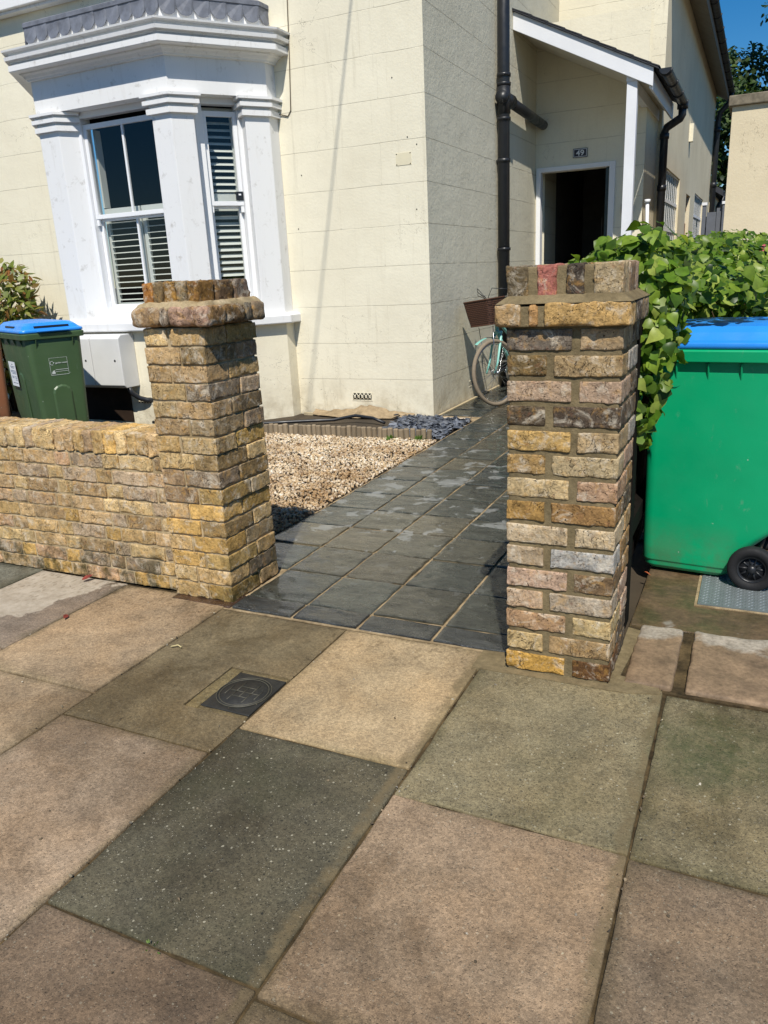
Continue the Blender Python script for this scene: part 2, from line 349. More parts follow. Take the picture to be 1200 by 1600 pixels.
def m_glass():
    g = G('window_glass'); nt = g.nt; nt.nodes.remove(g.b)
    t = g.n('ShaderNodeBsdfTransparent'); t.inputs[0].default_value = (.93, .94, .93, 1)
    gl = g.n('ShaderNodeBsdfGlossy'); gl.inputs['Roughness'].default_value = .02
    lw = g.n('ShaderNodeLayerWeight'); fcg = g.math('ADD', g.math('MULTIPLY', g.math('POWER', lw.outputs['Facing'], 4.), .85), .05)
    mx = g.n('ShaderNodeMixShader'); nt.links.new(fcg, mx.inputs[0]); nt.links.new(t.outputs[0], mx.inputs[1]); nt.links.new(gl.outputs[0], mx.inputs[2])
    nt.links.new(mx.outputs[0], nt.nodes['Material Output'].inputs[0]); return g.m

CREAM = s(236, 229, 206, .98); CREAM2 = s(216, 207, 182, .93)
M = {}
M['brick_new'] = m_brick('reclaimed_stock_brick', .62, .35, 0., .35)
M['brick_old'] = m_brick('weathered_stock_brick', .6, .4, .9, .5)
M['mortar_new'] = m_mortar('fresh_sand_mortar', s(146, 130, 98, .82), s(122, 108, 80, .80))
M['mortar_old'] = m_mortar('old_lime_mortar', s(206, 186, 150, .82), s(170, 148, 110, .78))
M['render_front'] = m_render('cream_render_front', 0, CREAM, CREAM2, 1., 0.)
M['render_side'] = m_render('cream_render_side', 1, s(222, 216, 194, .97), s(198, 191, 168, .92), 1., 0., .9, 30)
M['render_plain'] = m_render('cream_render_plain', 0, CREAM, CREAM2, .0)
M['render_wing'] = m_render('cream_render_wing', 1, s(232, 220, 190, .98), s(206, 192, 160, .92), .0)
M['white'] = m_white('weathered_white_paint', .62, s(230, 230, 229, .97))
M['white_clean'] = m_white('white_gloss_joinery', .05, s(236, 237, 238, .95), .02)
M['lead'] = m_simple('grey_lead', s(120, 124, 134, .75), .55, .4, .3, 12, .3, 30)
M['glass'] = m_glass()
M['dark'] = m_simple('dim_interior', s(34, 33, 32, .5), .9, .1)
M['hall'] = m_simple('hall_wall', s(120, 116, 110, .6), .9, .1)
M['shutter'] = m_simple('pale_grey_shutter', s(214, 218, 212, .85), .5, .3, .03)
M['black'] = m_simple('black_plastic_pipe', s(38, 40, 44, .8), .38, .5, .1)
M['slate'] = m_slate(); M['slab'] = m_slab()
M['joint'] = m_mortar('dirty_joint', s(128, 108, 76, .62), s(58, 50, 36, .5))
M['path_joint'] = m_mortar('sandy_pointing', s(204, 180, 142, .74), s(152, 132, 100, .68))

# ------------------------------------------------------------------ camera and light
W = [[0.90495644, 0.42281361, -0.04777542], [0.08431081, -0.28823058, -0.95384214], [-0.41706778, 0.8591576, -0.29648388]]
import mathutils
cam = bpy.data.cameras.new('camera'); co = bpy.data.objects.new('camera', cam); COL.objects.link(co); SC.camera = co
mw = mathutils.Matrix(((W[0][0], -W[1][0], -W[2][0], 0), (W[0][1], -W[1][1], -W[2][1], 0), (W[0][2], -W[1][2], -W[2][2], 1.40), (0, 0, 0, 1)))
co.matrix_world = mw
cam.sensor_fit = 'VERTICAL'; cam.sensor_height = 24; cam.lens = 1202.93/1600*24; cam.clip_start = .05; cam.clip_end = 3000
sv = mathutils.Vector((.285, -.71, 1.0)).normalized()
sun = bpy.data.lights.new('sun', 'SUN'); so = bpy.data.objects.new('sun', sun); COL.objects.link(so)
sun.energy = 5.2; sun.angle = R(.53); sun.color = (1., .945, .85); so.rotation_euler = sv.to_track_quat('Z', 'Y').to_euler(); so.location = (3, -5, 12)
wd = bpy.data.worlds.new('World'); SC.world = wd; wd.use_nodes = True
sky = wd.node_tree.nodes.new('ShaderNodeTexSky'); sky.sky_type = 'NISHITA'; sky.sun_disc = False
sky.sun_elevation = math.asin(sv.z); sky.sun_rotation = math.atan2(sv.x, sv.y); sky.air_density = 1.0; sky.dust_density = 0.1; sky.ozone_density = 5.0
bg = wd.node_tree.nodes['Background']; bg.inputs[1].default_value = .095; hs = wd.node_tree.nodes.new('ShaderNodeHueSaturation'); hs.inputs['Saturation'].default_value = 1.38
wd.node_tree.links.new(sky.outputs[0], hs.inputs['Color']); wd.node_tree.links.new(hs.outputs[0], bg.inputs[0])
SC.view_settings.view_transform = 'Standard'; SC.view_settings.look = 'None'; SC.view_settings.exposure = 0.0; SC.view_settings.gamma = 1
SC.cycles.max_bounces = 8; SC.cycles.transparent_max_bounces = 12
try: SC.cycles.use_denoising = True
except Exception: pass

# ------------------------------------------------------------------ ground
g0 = G('earth', .95); g0.set(g0.mix(g0.rng(g0.noise(g0.co(), 3, 6), .3, .7), s(92, 78, 58, .6), s(66, 56, 42, .6)))
struct(MB().quad((-400, -400, -.07), (400, -400, -.07), (400, 600, -.07), (-400, 600, -.07)).build('ground', g0.m))
struct(MB().box(-14, 14, -14, -2.12, -.06, -.05).box(-14, 14, -2.12, -2.0, -.06, .0).build('road', m_simple('asphalt', s(88, 88, 86, .5), .9, .2, .25, 20, .6, 120)))

BG = s(186, 162, 132, .62); BG2 = s(182, 158, 126, .62); BR = s(160, 140, 110, .60); GRN = s(116, 110, 88, .6); OLV = s(146, 132, 98, .6)
cols = [
 # x0, x1, [(y0,y1,colour,aggregate)]
 (-5.18, -4.55, [(2.0, 2.62, OLV, .5), (1.1, 2.0, BG, .2), (.2, 1.1, BR, .3), (-1.2, .2, BG, .2)]),
 (-4.55, -3.92, [(1.7, 2.62, BG, .2), (.9, 1.7, GRN, .8), (0, .9, BG, .2), (-1.2, 0, BG, .3)]),
 (-3.92, -3.285, [(2.1, 2.64, s(138, 138, 124, .6), .6), (1.3, 2.1, BG, .2), (.4, 1.3, BG2, .2), (-1.2, .4, BR, .2)]),
 (-3.285, -2.69, [(1.9, 2.63, s(156, 140, 122, .62), .1), (1.0, 1.9, BG, .2), (.1, 1.0, BR, .2), (-1.2, .1, BG, .2)]),
 (-2.69, -2.06, [(1.765, 2.615, BG2, .12), (.86, 1.765, BG2, .14), (-.05, .86, BG, .2), (-1.2, -.05, GRN, .6)]),
 (-2.06, -1.43, [(1.62, 2.535, s(146, 130, 98, .58), .15), (.74, 1.62, s(184, 160, 132, .62), .3), (-.15, .74, BR, .4), (-1.2, -.15, BR, .4)]),
 (-1.43, -.815, [(1.765, 2.535, s(194, 170, 132, .66), .16), (.975, 1.765, s(108, 102, 82, .60), 1.), (.2, .975, s(136, 116, 94, .60), .45), (-1.2, .2, BG, .2)]),
 (-.815, -.175, [(1.645, 2.53, s(154, 142, 110, .64), .8), (.955, 1.645, s(182, 156, 126, .60), .4), (.05, .955, BR, .3), (-1.2, .05, BR, .3)]),
 (-.175, .46, [(1.635, 2.455, s(146, 134, 102, .62), .75), (.75, 1.635, s(150, 130, 106, .62), .5), (-.1, .75, BR, .3), (-1.2, -.1, BG, .3)]),
 (.46, 1.09, [(1.7, 2.455, BG, .3), (.8, 1.7, GRN, .7), (0, .8, BG, .3), (-1.2, 0, BR, .3)]),
 (1.09, 1.72, [(1.5, 2.455, OLV, .5), (.6, 1.5, BG, .3), (-.2, .6, BR, .3), (-1.2, -.2, BR, .3)]),
 (1.72, 2.35, [(1.7, 2.455, BG, .3), (.8, 1.7, BR, .5), (-1.2, .8, BG, .3)]),
]
mb = MB(); mb.box(-14, 14, -2.0, 2.66, -.05, -.009, 1)
def cut_rect(V, N, P): return V
for ci, (x0, x1, rows) in enumerate(cols):
    for (y0, y1, c, ag) in rows:
        j = .0028+.0022*rng.random(); th = .03; z = .0+rng.uniform(-.0025, .002)
        cx, cy, sx, sy = (x0+x1)/2, (y0+y1)/2, x1-x0-2*j, y1-y0-2*j
        near = -3.4 < cx < .6 and cy > .3
        tx, ty = rng.uniform(-.004, .004), rng.uniform(-.004, .004)
        def fn(V, N, P, cx=cx, cy=cy, tx=tx, ty=ty):
            Q = V+np.array((cx, cy, 0)); e = (fbm(Q*[1, 1, 0]+3, 9, 3)-.5)
            V = V.copy(); V[:, 0] += np.sign(N[:, 0])*(np.abs(N[:, 0]) > .1)*e*.008; V[:, 1] += np.sign(N[:, 1])*(np.abs(N[:, 1]) > .1)*e*.008
            V[:, 2] += tx*V[:, 0]+ty*V[:, 1]+(fbm(Q, 3, 2)-.5)*.004
            return V
        if ci == 5 and y1 == 2.535:   # slab cut round the inspection cover
            gx_ = sorted(set(list(np.linspace(x0+j, x1-j, 30))+[-1.694])); gy_ = sorted(set(list(np.linspace(y0+j, y1-j, 42))+[1.812, 2.100])); nx_, ny_ = len(gx_), len(gy_)
            V = np.array([(x, y, 0.) for x in gx_ for y in gy_]); ee = (fbm(V+3, 9, 3)-.5)*.006; ex = (V[:, 0] == gx_[0]) | (V[:, 0] == gx_[-1]); ey = (V[:, 1] == gy_[0]) | (V[:, 1] == gy_[-1])
            V[:, 2] = z+(fbm(V, 3, 2)-.5)*.004; V[:, 0] += ex*ee; V[:, 1] += ey*ee; V[ex | ey, 2] -= .004
            V = np.concatenate([V, V+np.array((0, 0, -.02))]); K = nx_*ny_; F = []
            hole = lambda i_, j_: gx_[i_] >= -1.6941 and gy_[j_] >= 1.8119 and gy_[j_+1] <= 2.1001
            for i_ in range(nx_-1):
                for j_ in range(ny_-1):
                    if hole(i_, j_): continue
                    F.append((i_*ny_+j_, (i_+1)*ny_+j_, (i_+1)*ny_+j_+1, i_*ny_+j_+1))
                    for (di, dj, p_, q_) in ((-1, 0, (0, 0), (0, 1)), (1, 0, (1, 0), (1, 1)), (0, -1, (0, 0), (1, 0)), (0, 1, (0, 1), (1, 1))):
                        ii, jj = i_+di, j_+dj
                        if not (0 <= ii < nx_-1 and 0 <= jj < ny_-1) or hole(ii, jj):
                            a_, b_ = (i_+p_[0])*ny_+j_+p_[1], (i_+q_[0])*ny_+j_+q_[1]; F.append((a_, b_, b_+K, a_+K))
            mb.add(V, F, 0, (c[0], c[1], c[2], ag), False)
            rbox(mb, (-1.665, 1.956, z-.017), (.05, .272, th), .003, .03, .001, 30, (c[0]*1.0, c[1]*1.0, c[2]*.85, .5), 0, 'xXyYZ')
            rbox(mb, (-1.535, 2.087, z-.017), (.20, .018, th), .003, .03, .001, 30, (c[0]*.9, c[1]*.9, c[2]*.8, .5), 0, 'xXyYZ')
            rbox(mb, (-1.535, 1.826, z-.017), (.20, .018, th), .003, .03, .001, 30, (c[0]*.9, c[1]*.9, c[2]*.8, .5), 0, 'xXyYZ')
            continue
        def cfun(V, x0=x0, x1=x1, y0=y0, y1=y1, c=c, ag=ag):
            Q = V*[1, 1, 0]; d = np.minimum(np.minimum(V[:, 0]-x0, x1-V[:, 0]), np.minimum(V[:, 1]-y0, y1-V[:, 1]))
            w = np.clip(1-(d-.004)/(.012+.085*fbm(Q+5, 7, 3)**2), 0, 1)*np.clip((fbm(Q+31, 4.5, 3)-.30)/.3, 0, 1)
            bl = .84+.32*fbm(Q+11, 1.6, 3); k = (1-.42*w)*bl
            return np.stack([c[0]*k, c[1]*k*(1+.03*w), c[2]*k*(1-.06*w), np.clip(ag+.25*(fbm(Q+77, 2.2, 3)-.5)*2, 0, 1.2)], 1)
        rbox(mb, (cx, cy, z-th/2), (sx, sy, th), .006 if near else .004, .016 if near else .05, .0008, 30, cfun, 0, 'xXyYZ', fn)
# mortar haunching around the new pillar foot
mb.prism([(-.84, 2.40), (-.30, 2.41), (-.19, 2.44), (-.20, 2.50), (-.33, 2.52), (-.30, 2.90), (-.36, 2.92), (-.36, 2.45), (-.73, 2.44), (-.73, 2.55), (-.84, 2.54)], -.01, .005, 2)
pav = struct(mb.build('pavement', [M['slab'], M['joint'], M['mortar_new']]))

# ---- slate path
mb = MB(); mb.box(-2.39, -.55, 2.545, 13.2, -.05, -.0055, 1); mb.box(-2.835, -2.39, 7.02, 11.0, -.05, -.0055, 1)
xs = [-2.375, -2.03, -1.712, -1.392, -1.06, -.725]; ysr = [2.55, 2.695, 3.04, 3.39, 3.735, 4.075, 4.42, 4.78, 5.15, 5.495, 5.815]
while ysr[-1] < 13: ysr.append(ysr[-1]+.345)
SL = [s(76, 80, 72, .56), s(90, 88, 74, .56), s(68, 74, 70, .56), s(100, 94, 76, .56), s(82, 84, 74, .56)]
def slate(x0, x1, y0, y1, dryness):
    c = list(SL[int(rng.integers(5))]); k = rng.uniform(.72, 1.25); near = y0 < 6
    if y0 < 2.6: c = list(s(70, 72, 70, .6)); 
    def fn(V, N, P):
        top = (N[:, 2] > .5); q = fbm(P*[1.4, 3.2, 1], 3.2, 3)*6; f = q-np.floor(q); st = (np.floor(q)+np.clip((f-.8)/.2, 0, 1))/6
        V = V.copy(); V[:, 2] += top*(st-.5)*.012+(fbm(P, 5, 2)-.5)*.005
        e = fbm(P*[1, 1, 0], 14, 2)-.5; V[:, 0] += (np.abs(N[:, 0]) > .1)*np.sign(N[:, 0])*e*.006; V[:, 1] += (np.abs(N[:, 1]) > .1)*np.sign(N[:, 1])*e*.006
        return V
    j = .0065
    rbox(mb, ((x0+x1)/2, (y0+y1)/2, -.0075+rng.uniform(-.0015, .0025)), (x1-x0-2.0*j, y1-y0-2.1*j, .02), .003, .014 if near else .03, .0006, 40, (c[0]*k, c[1]*k, c[2]*k, dryness), 0, 'xXyYZ', fn)
for i in range(len(ysr)-1):
    for k in range(5):
        if k == 0 and ysr[i] < 2.9: continue
        if ysr[i] < 2.7 and xs[k] < -2.1: continue
        slate(xs[k], xs[k+1], ysr[i], ysr[i+1], 1. if ysr[i] > 3.3 else .25)
    if 7.0 < ysr[i] < 10.8: slate(-2.80, xs[0], ysr[i], ysr[i+1], .6)
rbox(mb, (-2.20, 2.62, -.008), (.33, .135, .02), .003, .02, .001, 40, (*s(92, 66, 48, .6)[:3], .1), 0, 'xXyYZ')
struct(mb.build('garden_path', [M['slate'], M['path_joint']]))

# ---- front garden floor, driveway, edging stones
struct(MB().box(-14, -2.39, 2.86, 7.1, -.06, -.012).build('garden_soil', g0.m))
gd = G('wet_stained_paving', .5, .5); c = gd.co(); col = gd.mix(gd.rng(gd.noise(c, 4, 6, .65), .35, .65), s(126, 102, 76, .62), s(98, 84, 60, .6))
col = gd.mix(gd.rng(gd.noise(gd.co(scale=(1, 4, 1)), 7, 6, .7), .5, .7, 0, .6), col, s(150, 122, 90, .6)); col = gd.mix(1., col, gd.ramp(gd.noise(c, 30, 7, .75), [(.3, .6), (.7, 1.4)]), 'MULTIPLY'); col = gd.mix(gd.rng(gd.noise(c, 3.1, 5, .6), .64, .68, 0, .7), col, s(170, 164, 152, .7))
gd.set(col, gd.rng(gd.noise(c, 6, 4), .4, .6, .3, .7), gd.bump(gd.noise(c, 60, 6, .7), .5, .004))
mb = MB(); rbox(mb, (1.30, 3.55, -.02), (3.32, 1.18, .04), .008, .05, .002, 12, (1, 1, 1, 1), 0, 'xXyYZ'); mb.box(-.5, 6, 4.14, 13, -.05, -.004)
struct(mb.build('driveway', gd.m))
ge = G('worn_edging_stone', .6, .4); c = ge.co(); col = ge.mix(ge.rng(ge.noise(c, 5, 6, .65), .3, .7), s(186, 156, 122, .68), s(146, 122, 96, .64))
yy = ge.sep(c)[1]; wt = ge.math('MULTIPLY', ge.rng(ge.math('ADD', yy, ge.math('MULTIPLY', ge.noise(c, 6, 4, .6), .35)), 3.0, 3.04, 0, 1), .75)
col = ge.mix(wt, col, s(206, 196, 180, .75)); col = ge.mix(1., col, ge.ramp(ge.noise(c, 9, 8, .75), [(.3, .6), (.7, 1.3)]), 'MULTIPLY'); col = ge.mix(ge.rng(ge.noise(c, 60, 5, .7), .42, .68, 0, .45), col, s(90, 74, 56, .6))
ge.set(col, .7, ge.bump(ge.noise(c, 40, 6, .7), .6, .004))
mb = MB(); mb.box(-.36, 4, 2.46, 2.97, -.05, -.002, 1)
for (x0, x1) in ((-.315, -.155), (-.115, .62), (.66, 1.4), (1.44, 2.2)):
    def fn(V, N, P): V = V.copy(); V[:, 2] += (fbm(P, 6, 3)-.5)*.012; return V
    rbox(mb, ((x0+x1)/2, 2.715, -.01), (x1-x0, .475, .05), .012, .025, .004, 14, (1, 1, 1, 1), 0, 'xXyYZ', fn)
struct(mb.build('edging_stones', [ge.m, M['joint']]))

# ------------------------------------------------------------------ brick piers and wall
def bcol(c, k=.82): return s(*c, k)
NEWROWS = [((124, 112, 98), (184, 158, 122)), ((125, 105, 70), (178, 152, 112)), ((192, 164, 136), (186, 158, 132)), ((104, 90, 72), (98, 84, 70)),
 ((204, 168, 106), (188, 162, 122)), ((184, 150, 98), (198, 176, 136)), ((208, 182, 136), (194, 158, 126)), ((180, 142, 84), (165, 128, 82)),
 ((206, 184, 150), (210, 188, 152)), ((184, 162, 132), (180, 176, 168)), ((204, 172, 146), (130, 106, 78)), ((204, 174, 142), (186, 168, 144)),
 ((186, 150, 114), (208, 182, 132)), ((204, 176, 126), (178, 148, 106)), ((210, 164, 84), (112, 80, 50))]
RANDN = [(182, 150, 104), (120, 104, 86), (198, 170, 128), (160, 126, 84), (96, 84, 70), (190, 158, 134), (176, 168, 156)]
OLD = [(206, 172, 116), (198, 166, 116), (214, 184, 132), (190, 160, 118), (204, 172, 126), (184, 154, 118), (220, 190, 138), (194, 158, 122), (178, 156, 128), (212, 172, 104)]
OLDSIDE = [(178, 150, 104), (156, 136, 104), (186, 156, 100), (166, 142, 102), (198, 164, 98), (144, 128, 106)]

def pinwheel(mb, x0, x1, y0, y1, zb, h, odd, colf, seg, amp, jt, r=.007, jit=.0015, stretch=.62):
    """one course, four bricks round the pier; colf(face, which)"""
    W_, D_ = x1-x0, y1-y0; d = .10
    lx = (W_-jt)*stretch; ly = (D_-jt)*stretch; hx = W_-jt-lx; hy = D_-jt-ly
    if odd: L = [('F', x0, x0+lx, y0, y0+hy), ('R', x0+lx+jt, x1, y0, y0+ly), ('B', x1-lx, x1, y1-hy, y1), ('L', x0, x0+hx, y1-ly, y1)]
    else: L = [('F', x1-lx, x1, y0, y0+hy), ('L', x0, x1-lx-jt, y0, y0+ly), ('B', x0, x0+lx, y1-hy, y1), ('R', x1-hx, x1, y1-ly, y1)]
    for f, a, b, c, e in L:
        j = rng.uniform(-jit, jit, 3)
        rbox(mb, ((a+b)/2+j[0], (c+e)/2+j[1], zb+h/2+j[2]*.5), (b-a, e-c, h), r, seg, amp, 26, colf(f), 0)

# new pier
P = thing('brick_pier', 'newly built brick gate pier with thick dark mortar joints between slate path and green bin', 'gate pier', (-.5375, 2.61, 0))
X0, X1, Y0, Y1 = -.718, -.357, 2.44, 2.782; CH = 1.213/15
mb = MB()
for k in range(15):
    row = NEWROWS[14-k]; odd = ((14-k) % 2 == 0)
    def cf(f, row=row, odd=odd):
        if odd: c = {'F': row[0], 'R': row[1]}.get(f)
        else: c = {'F': row[1], 'L': row[0]}.get(f)
        if c is None: c = RANDN[int(rng.integers(len(RANDN)))]
        return bcol(c)
    pinwheel(mb, X0, X1, Y0, Y1, k*CH+.011, CH-.0165, odd, cf, .008, .0026, .025, .0035)
mb.build('brickwork', M['brick_new'], P)
core = MB(); rbox(core, ((X0+X1)/2, (Y0+Y1)/2, .605), (X1-X0-.010, Y1-Y0-.010, 1.225), .004, .012, .0022, 24, (1, 1, 1, 1), 0)
core.build('mortar', M['mortar_new'], P)
# projecting course + flaunching + top course
mb = MB(); zc = 1.218
for (a, b, c) in ((-.752, -.668, (186, 154, 110)), (-.640, -.612, (204, 158, 104)), (-.588, -.334, (206, 168, 108))):
    rbox(mb, ((a+b)/2, 2.46, zc+.034), (b-a, .10, .068), .007, .009, .0045, 26, bcol(c), 0)
for (a, b, c) in ((2.53, 2.64, (112, 98, 84)), (2.665, 2.82, (150, 130, 104))):
    rbox(mb, (-.375, (a+b)/2, zc+.034), (.084, b-a, .066), .007, .01, .004, 26, bcol(c), 0)
for (a, b, c) in ((2.53, 2.66, (150, 122, 88)), (2.69, 2.82, (180, 150, 104))): rbox(mb, (-.708, (a+b)/2, zc+.034), (.084, b-a, .066), .007, .012, .004, 26, bcol(c), 0)
rbox(mb, (-.54, 2.775, zc+.034), (.22, .09, .066), .007, .015, .004, 26, bcol((160, 130, 90)), 0)
mb.build('projecting_course', M['brick_new'], P)
mb = MB(); mb.prism([(-.742, 2.418), (-.335, 2.418), (-.335, 2.812), (-.742, 2.812)], zc-.002, zc+.062)
F = [(-.750, 2.411, zc+.068), (-.330, 2.411, zc+.068), (-.330, 2.820, zc+.068), (-.750, 2.820, zc+.068)]; T = [(-.715, 2.446, 1.312), (-.368, 2.446, 1.312), (-.368, 2.785, 1.312), (-.715, 2.785, 1.312)]
mb.add(F+T, [(0, 1, 5, 4), (1, 2, 6, 5), (2, 3, 7, 6), (3, 0, 4, 7), (4, 5, 6, 7), (3, 2, 1, 0)])
mb.build('flaunching', M['mortar_new'], P, bevel=.004)
mb = MB(); rbox(mb, (-.5425, 2.615, 1.345), (.335, .325, .10), .004, .015, .002, 24, (1, 1, 1, 1), 1)
xx = [(-.719, -.652, (112, 98, 74)), (-.622, -.563, (188, 118, 104)), (-.532, -.480, (84, 74, 64)), (-.452, -.366, (190, 168, 130))]
for a, b, c in xx: rbox(mb, ((a+b)/2, 2.50, 1.352), (b-a, .11, .094), .006, .009, .004, 26, bcol(c), 0)
for a, b, c in ((-.719, -.60, RANDN[0]), (-.57, -.50, RANDN[3]), (-.47, -.366, RANDN[5])): rbox(mb, ((a+b)/2, 2.735, 1.352), (b-a, .10, .094), .006, .012, .004, 26, bcol(c), 0)
rbox(mb, (-.40, 2.635, 1.352), (.07, .12, .094), .006, .01, .004, 26, bcol((150, 124, 96)), 0); rbox(mb, (-.685, 2.635, 1.352), (.07, .12, .094), .006, .01, .004, 26, bcol((160, 132, 96)), 0)
mb.build('top_course', [M['brick_new'], M['mortar_new']], P)

# old pier
P = thing('brick_pier', 'old weathered yellow brick gate pier with rounded ledge, joined to the low garden wall', 'gate pier', (-2.207, 2.787, 0))
X0, X1, Y0, Y1 = -2.368, -2.046, 2.60, 2.976; N = 16; CH = 1.222/N
mb = MB()
for k in range(N):
    def cf(f):
        if f in 'R': c = OLDSIDE[int(rng.integers(len(OLDSIDE)))]
        else: c = OLD[int(rng.integers(len(OLD)))]
        q = rng.uniform(.85, 1.12); return bcol(tuple(min(255, v*q) for v in c), .84)
    sh = .004*sin(k*1.3)+.012*(k/N)
    pinwheel(mb, X0+sh, X1+.3*sh, Y0, Y1, k*CH+.004, CH-.009, k % 2 == 0, cf, .008, .0026, .012, .0022, .003, .60)
mb.build('brickwork', M['brick_old'], P)
core = MB(); rbox(core, ((X0+X1)/2+.001, (Y0+Y1)/2, .61), (X1-X0-.013, Y1-Y0-.012, 1.225), .005, .014, .003, 18, (1, 1, 1, 1), 0)
core.build('mortar', M['mortar_old'], P)
mb = MB()
def fn(V, N, P_):
    V = V.copy(); t = np.clip((V[:, 2]+.01)/.055, 0, 1); k = 1-.12*t**2; V[:, 0] *= k; V[:, 1] *= k; return V
rbox(mb, (-2.187, 2.785, 1.262), (.36, .40, .07), .02, .012, .006, 18, bcol((150, 124, 88), .72), 0, 'xXyYZz')
for a, b, q in ((-2.386, -2.235, (170, 142, 108)), (-2.228, -2.196, (150, 134, 116)), (-2.190, -1.99, (176, 144, 122))): rbox(mb, ((a+b)/2, 2.62, 1.268), (b-a, .11, .080), .020, .008, .005, 24, bcol(q, .84), 0)
for a, b, q in ((2.575, 2.70, (150, 118, 80)), (2.705, 2.835, (124, 98, 66)), (2.84, 2.90, (132, 124, 108)), (2.905, 3.0, (146, 128, 104))): rbox(mb, (-2.04, (a+b)/2, 1.268), (.105, b-a, .080), .020, .008, .005, 24, bcol(q, .84), 0)
rbox(mb, (-2.34, 2.83, 1.268), (.10, .34, .082), .026, .012, .008, 22, bcol((168, 138, 100), .74), 0)
def fn(V, N, P_):
    V = V.copy(); t_ = np.clip((V[:, 2]+.015)/.03, 0, 1); k_ = 1-.10*t_; V[:, 0] *= k_; V[:, 1] *= k_; return V
rbox(mb, (-2.190, 2.785, 1.309), (.382, .42, .034), .010, .009, .006, 22, bcol((196, 164, 108), .74), 1, 'xXyYZz', fn)
mb.build('rounded_ledge', [M['brick_old'], M['mortar_old']], P)
mb = MB()
ed = [-2.345, -2.287, -2.235, -2.17, -2.108, -2.050]
for i in range(5):
    c = [(182, 122, 62), (140, 118, 84), (178, 136, 74), (146, 130, 100), (150, 112, 62)][i]
    rbox(mb, ((ed[i]+ed[i+1])/2, 2.665, 1.357), (ed[i+1]-ed[i]-.006, .11, .098), .008, .01, .006, 24, bcol(c, .72), 0)
for a, b, c in ((2.73, 2.84, (120, 96, 70)), (2.85, 2.96, (132, 112, 96))):
    rbox(mb, (-2.095, (a+b)/2, 1.357), (.10, b-a, .096), .008, .01, .006, 24, bcol(c, .7), 0); rbox(mb, (-2.30, (a+b)/2, 1.357), (.09, b-a, .096), .008, .012, .006, 24, bcol(c, .7), 0)
rbox(mb, (-2.2, 2.80, 1.35), (.26, .30, .09), .006, .02, .004, 20, (1, 1, 1, 1), 1)
mb.build('top_course', [M['brick_old'], M['mortar_old']], P)

# low wall
P = thing('garden_wall', 'low weathered yellow brick garden wall with brick-on-edge coping beside the pavement', 'wall', (-3.9, 2.74, 0))
mb = MB(); NW = 9; CH = .652/NW; xw0, xw1 = -5.4, -2.372; yf = 2.625
def wallcol():
    c = OLD[int(rng.integers(len(OLD)))]; q = rng.uniform(.88, 1.12); return bcol(tuple(min(255, v*q) for v in c), .88)
for k in range(NW):
    x = xw1-(.0 if k % 2 else .058); st = (k % 2 == 0)
    if k % 2 == 0: rbox(mb, (xw1-.026, yf+.05, k*CH+CH/2), (.05, .1, CH-.012), .009, .014, .006, 22, wallcol(), 0, 'xXyZz')
    while x > xw0:
        L = .213 if st else .100; L *= rng.uniform(.95, 1.05)
        det = x > -4.1
        rbox(mb, (x-L/2+rng.uniform(-.002, .002), yf+.05+rng.uniform(-.0025, .0025), k*CH+CH/2+rng.uniform(-.001, .001)), (L-.010, .10, CH-.011), .0024, .009 if det else .03, .0027, 28, wallcol(), 0, 'xXyZz')
        x -= L; st = not st
mb.build('brickwork', M['brick_old'], P)
core = MB(); rbox(core, ((xw0+xw1)/2, yf+.112, .328), (xw1-xw0, .214, .655), .005, .018, .0035, 16, (1, 1, 1, 1), 0); core.build('mortar', M['mortar_old'], P)
mb = MB(); x = xw1-.006
while x > xw0:
    L = rng.uniform(.058, .072)
    rbox(mb, (x-L/2, yf+.108+rng.uniform(-.003, .003), .655+.052), (L-.004, .222, .104), .008, .010, .006, 24, wallcol(), 0, 'xXyYZ'); x -= L
mb.box(xw0, xw1-.01, yf+.012, yf+.205, .64, .745, 1)
mb.build('coping', [M['brick_old'], M['mortar_old']], P)


# ------------------------------------------------------------------ house
H = thing('house', 'cream rendered two storey house with white canted bay window, side porch and long rear wing', 'house', (-2.84, 7.1, 0))
def wall(mb, axis, pos, a0, a1, z0, z1, holes=(), depth=.12, mat=0, sign=-1, rmat=None):
    """wall sheet with openings and reveals; axis 0: runs along X at y=pos, 1: runs along Y at x=pos. sign: side the outside is on"""
    A = sorted({a0, a1, *[h[0] for h in holes], *[h[1] for h in holes]}); Z = sorted({z0, z1, *[h[2] for h in holes], *[h[3] for h in holes]})
    pt = (lambda a, d, z: (a, pos-sign*d, z)) if axis == 0 else (lambda a, d, z: (pos-sign*d, a, z))
    for i in range(len(A)-1):
        for j in range(len(Z)-1):
            ca, cz = (A[i]+A[i+1])/2, (Z[j]+Z[j+1])/2
            if any(h[0] < ca < h[1] and h[2] < cz < h[3] for h in holes): continue
            mb.quad(pt(A[i], 0, Z[j]), pt(A[i+1], 0, Z[j]), pt(A[i+1], 0, Z[j+1]), pt(A[i], 0, Z[j+1]), mat)
            mb.quad(pt(A[i], .25, Z[j]), pt(A[i+1], .25, Z[j]), pt(A[i+1], .25, Z[j+1]), pt(A[i], .25, Z[j+1]), mat)
    rm = mat if rmat is None else rmat
    for h in holes:
        a, b, c, d = h[:4]; D = h[4] if len(h) > 4 else depth
        for p, q in (((a, c), (b, c)), ((b, c), (b, d)), ((b, d), (a, d)), ((a, d), (a, c))):
            mb.quad(pt(p[0], 0, p[1]), pt(q[0], 0, q[1]), pt(q[0], D, q[1]), pt(p[0], D, p[1]), rm)
mb = MB(); wall(mb, 0, 7.1, -14, -2.84, -.05, 7.4, [(-7.1, -4.50, .15, 3.4, .25)]); mb.build('front_wall', M['render_front'], H)
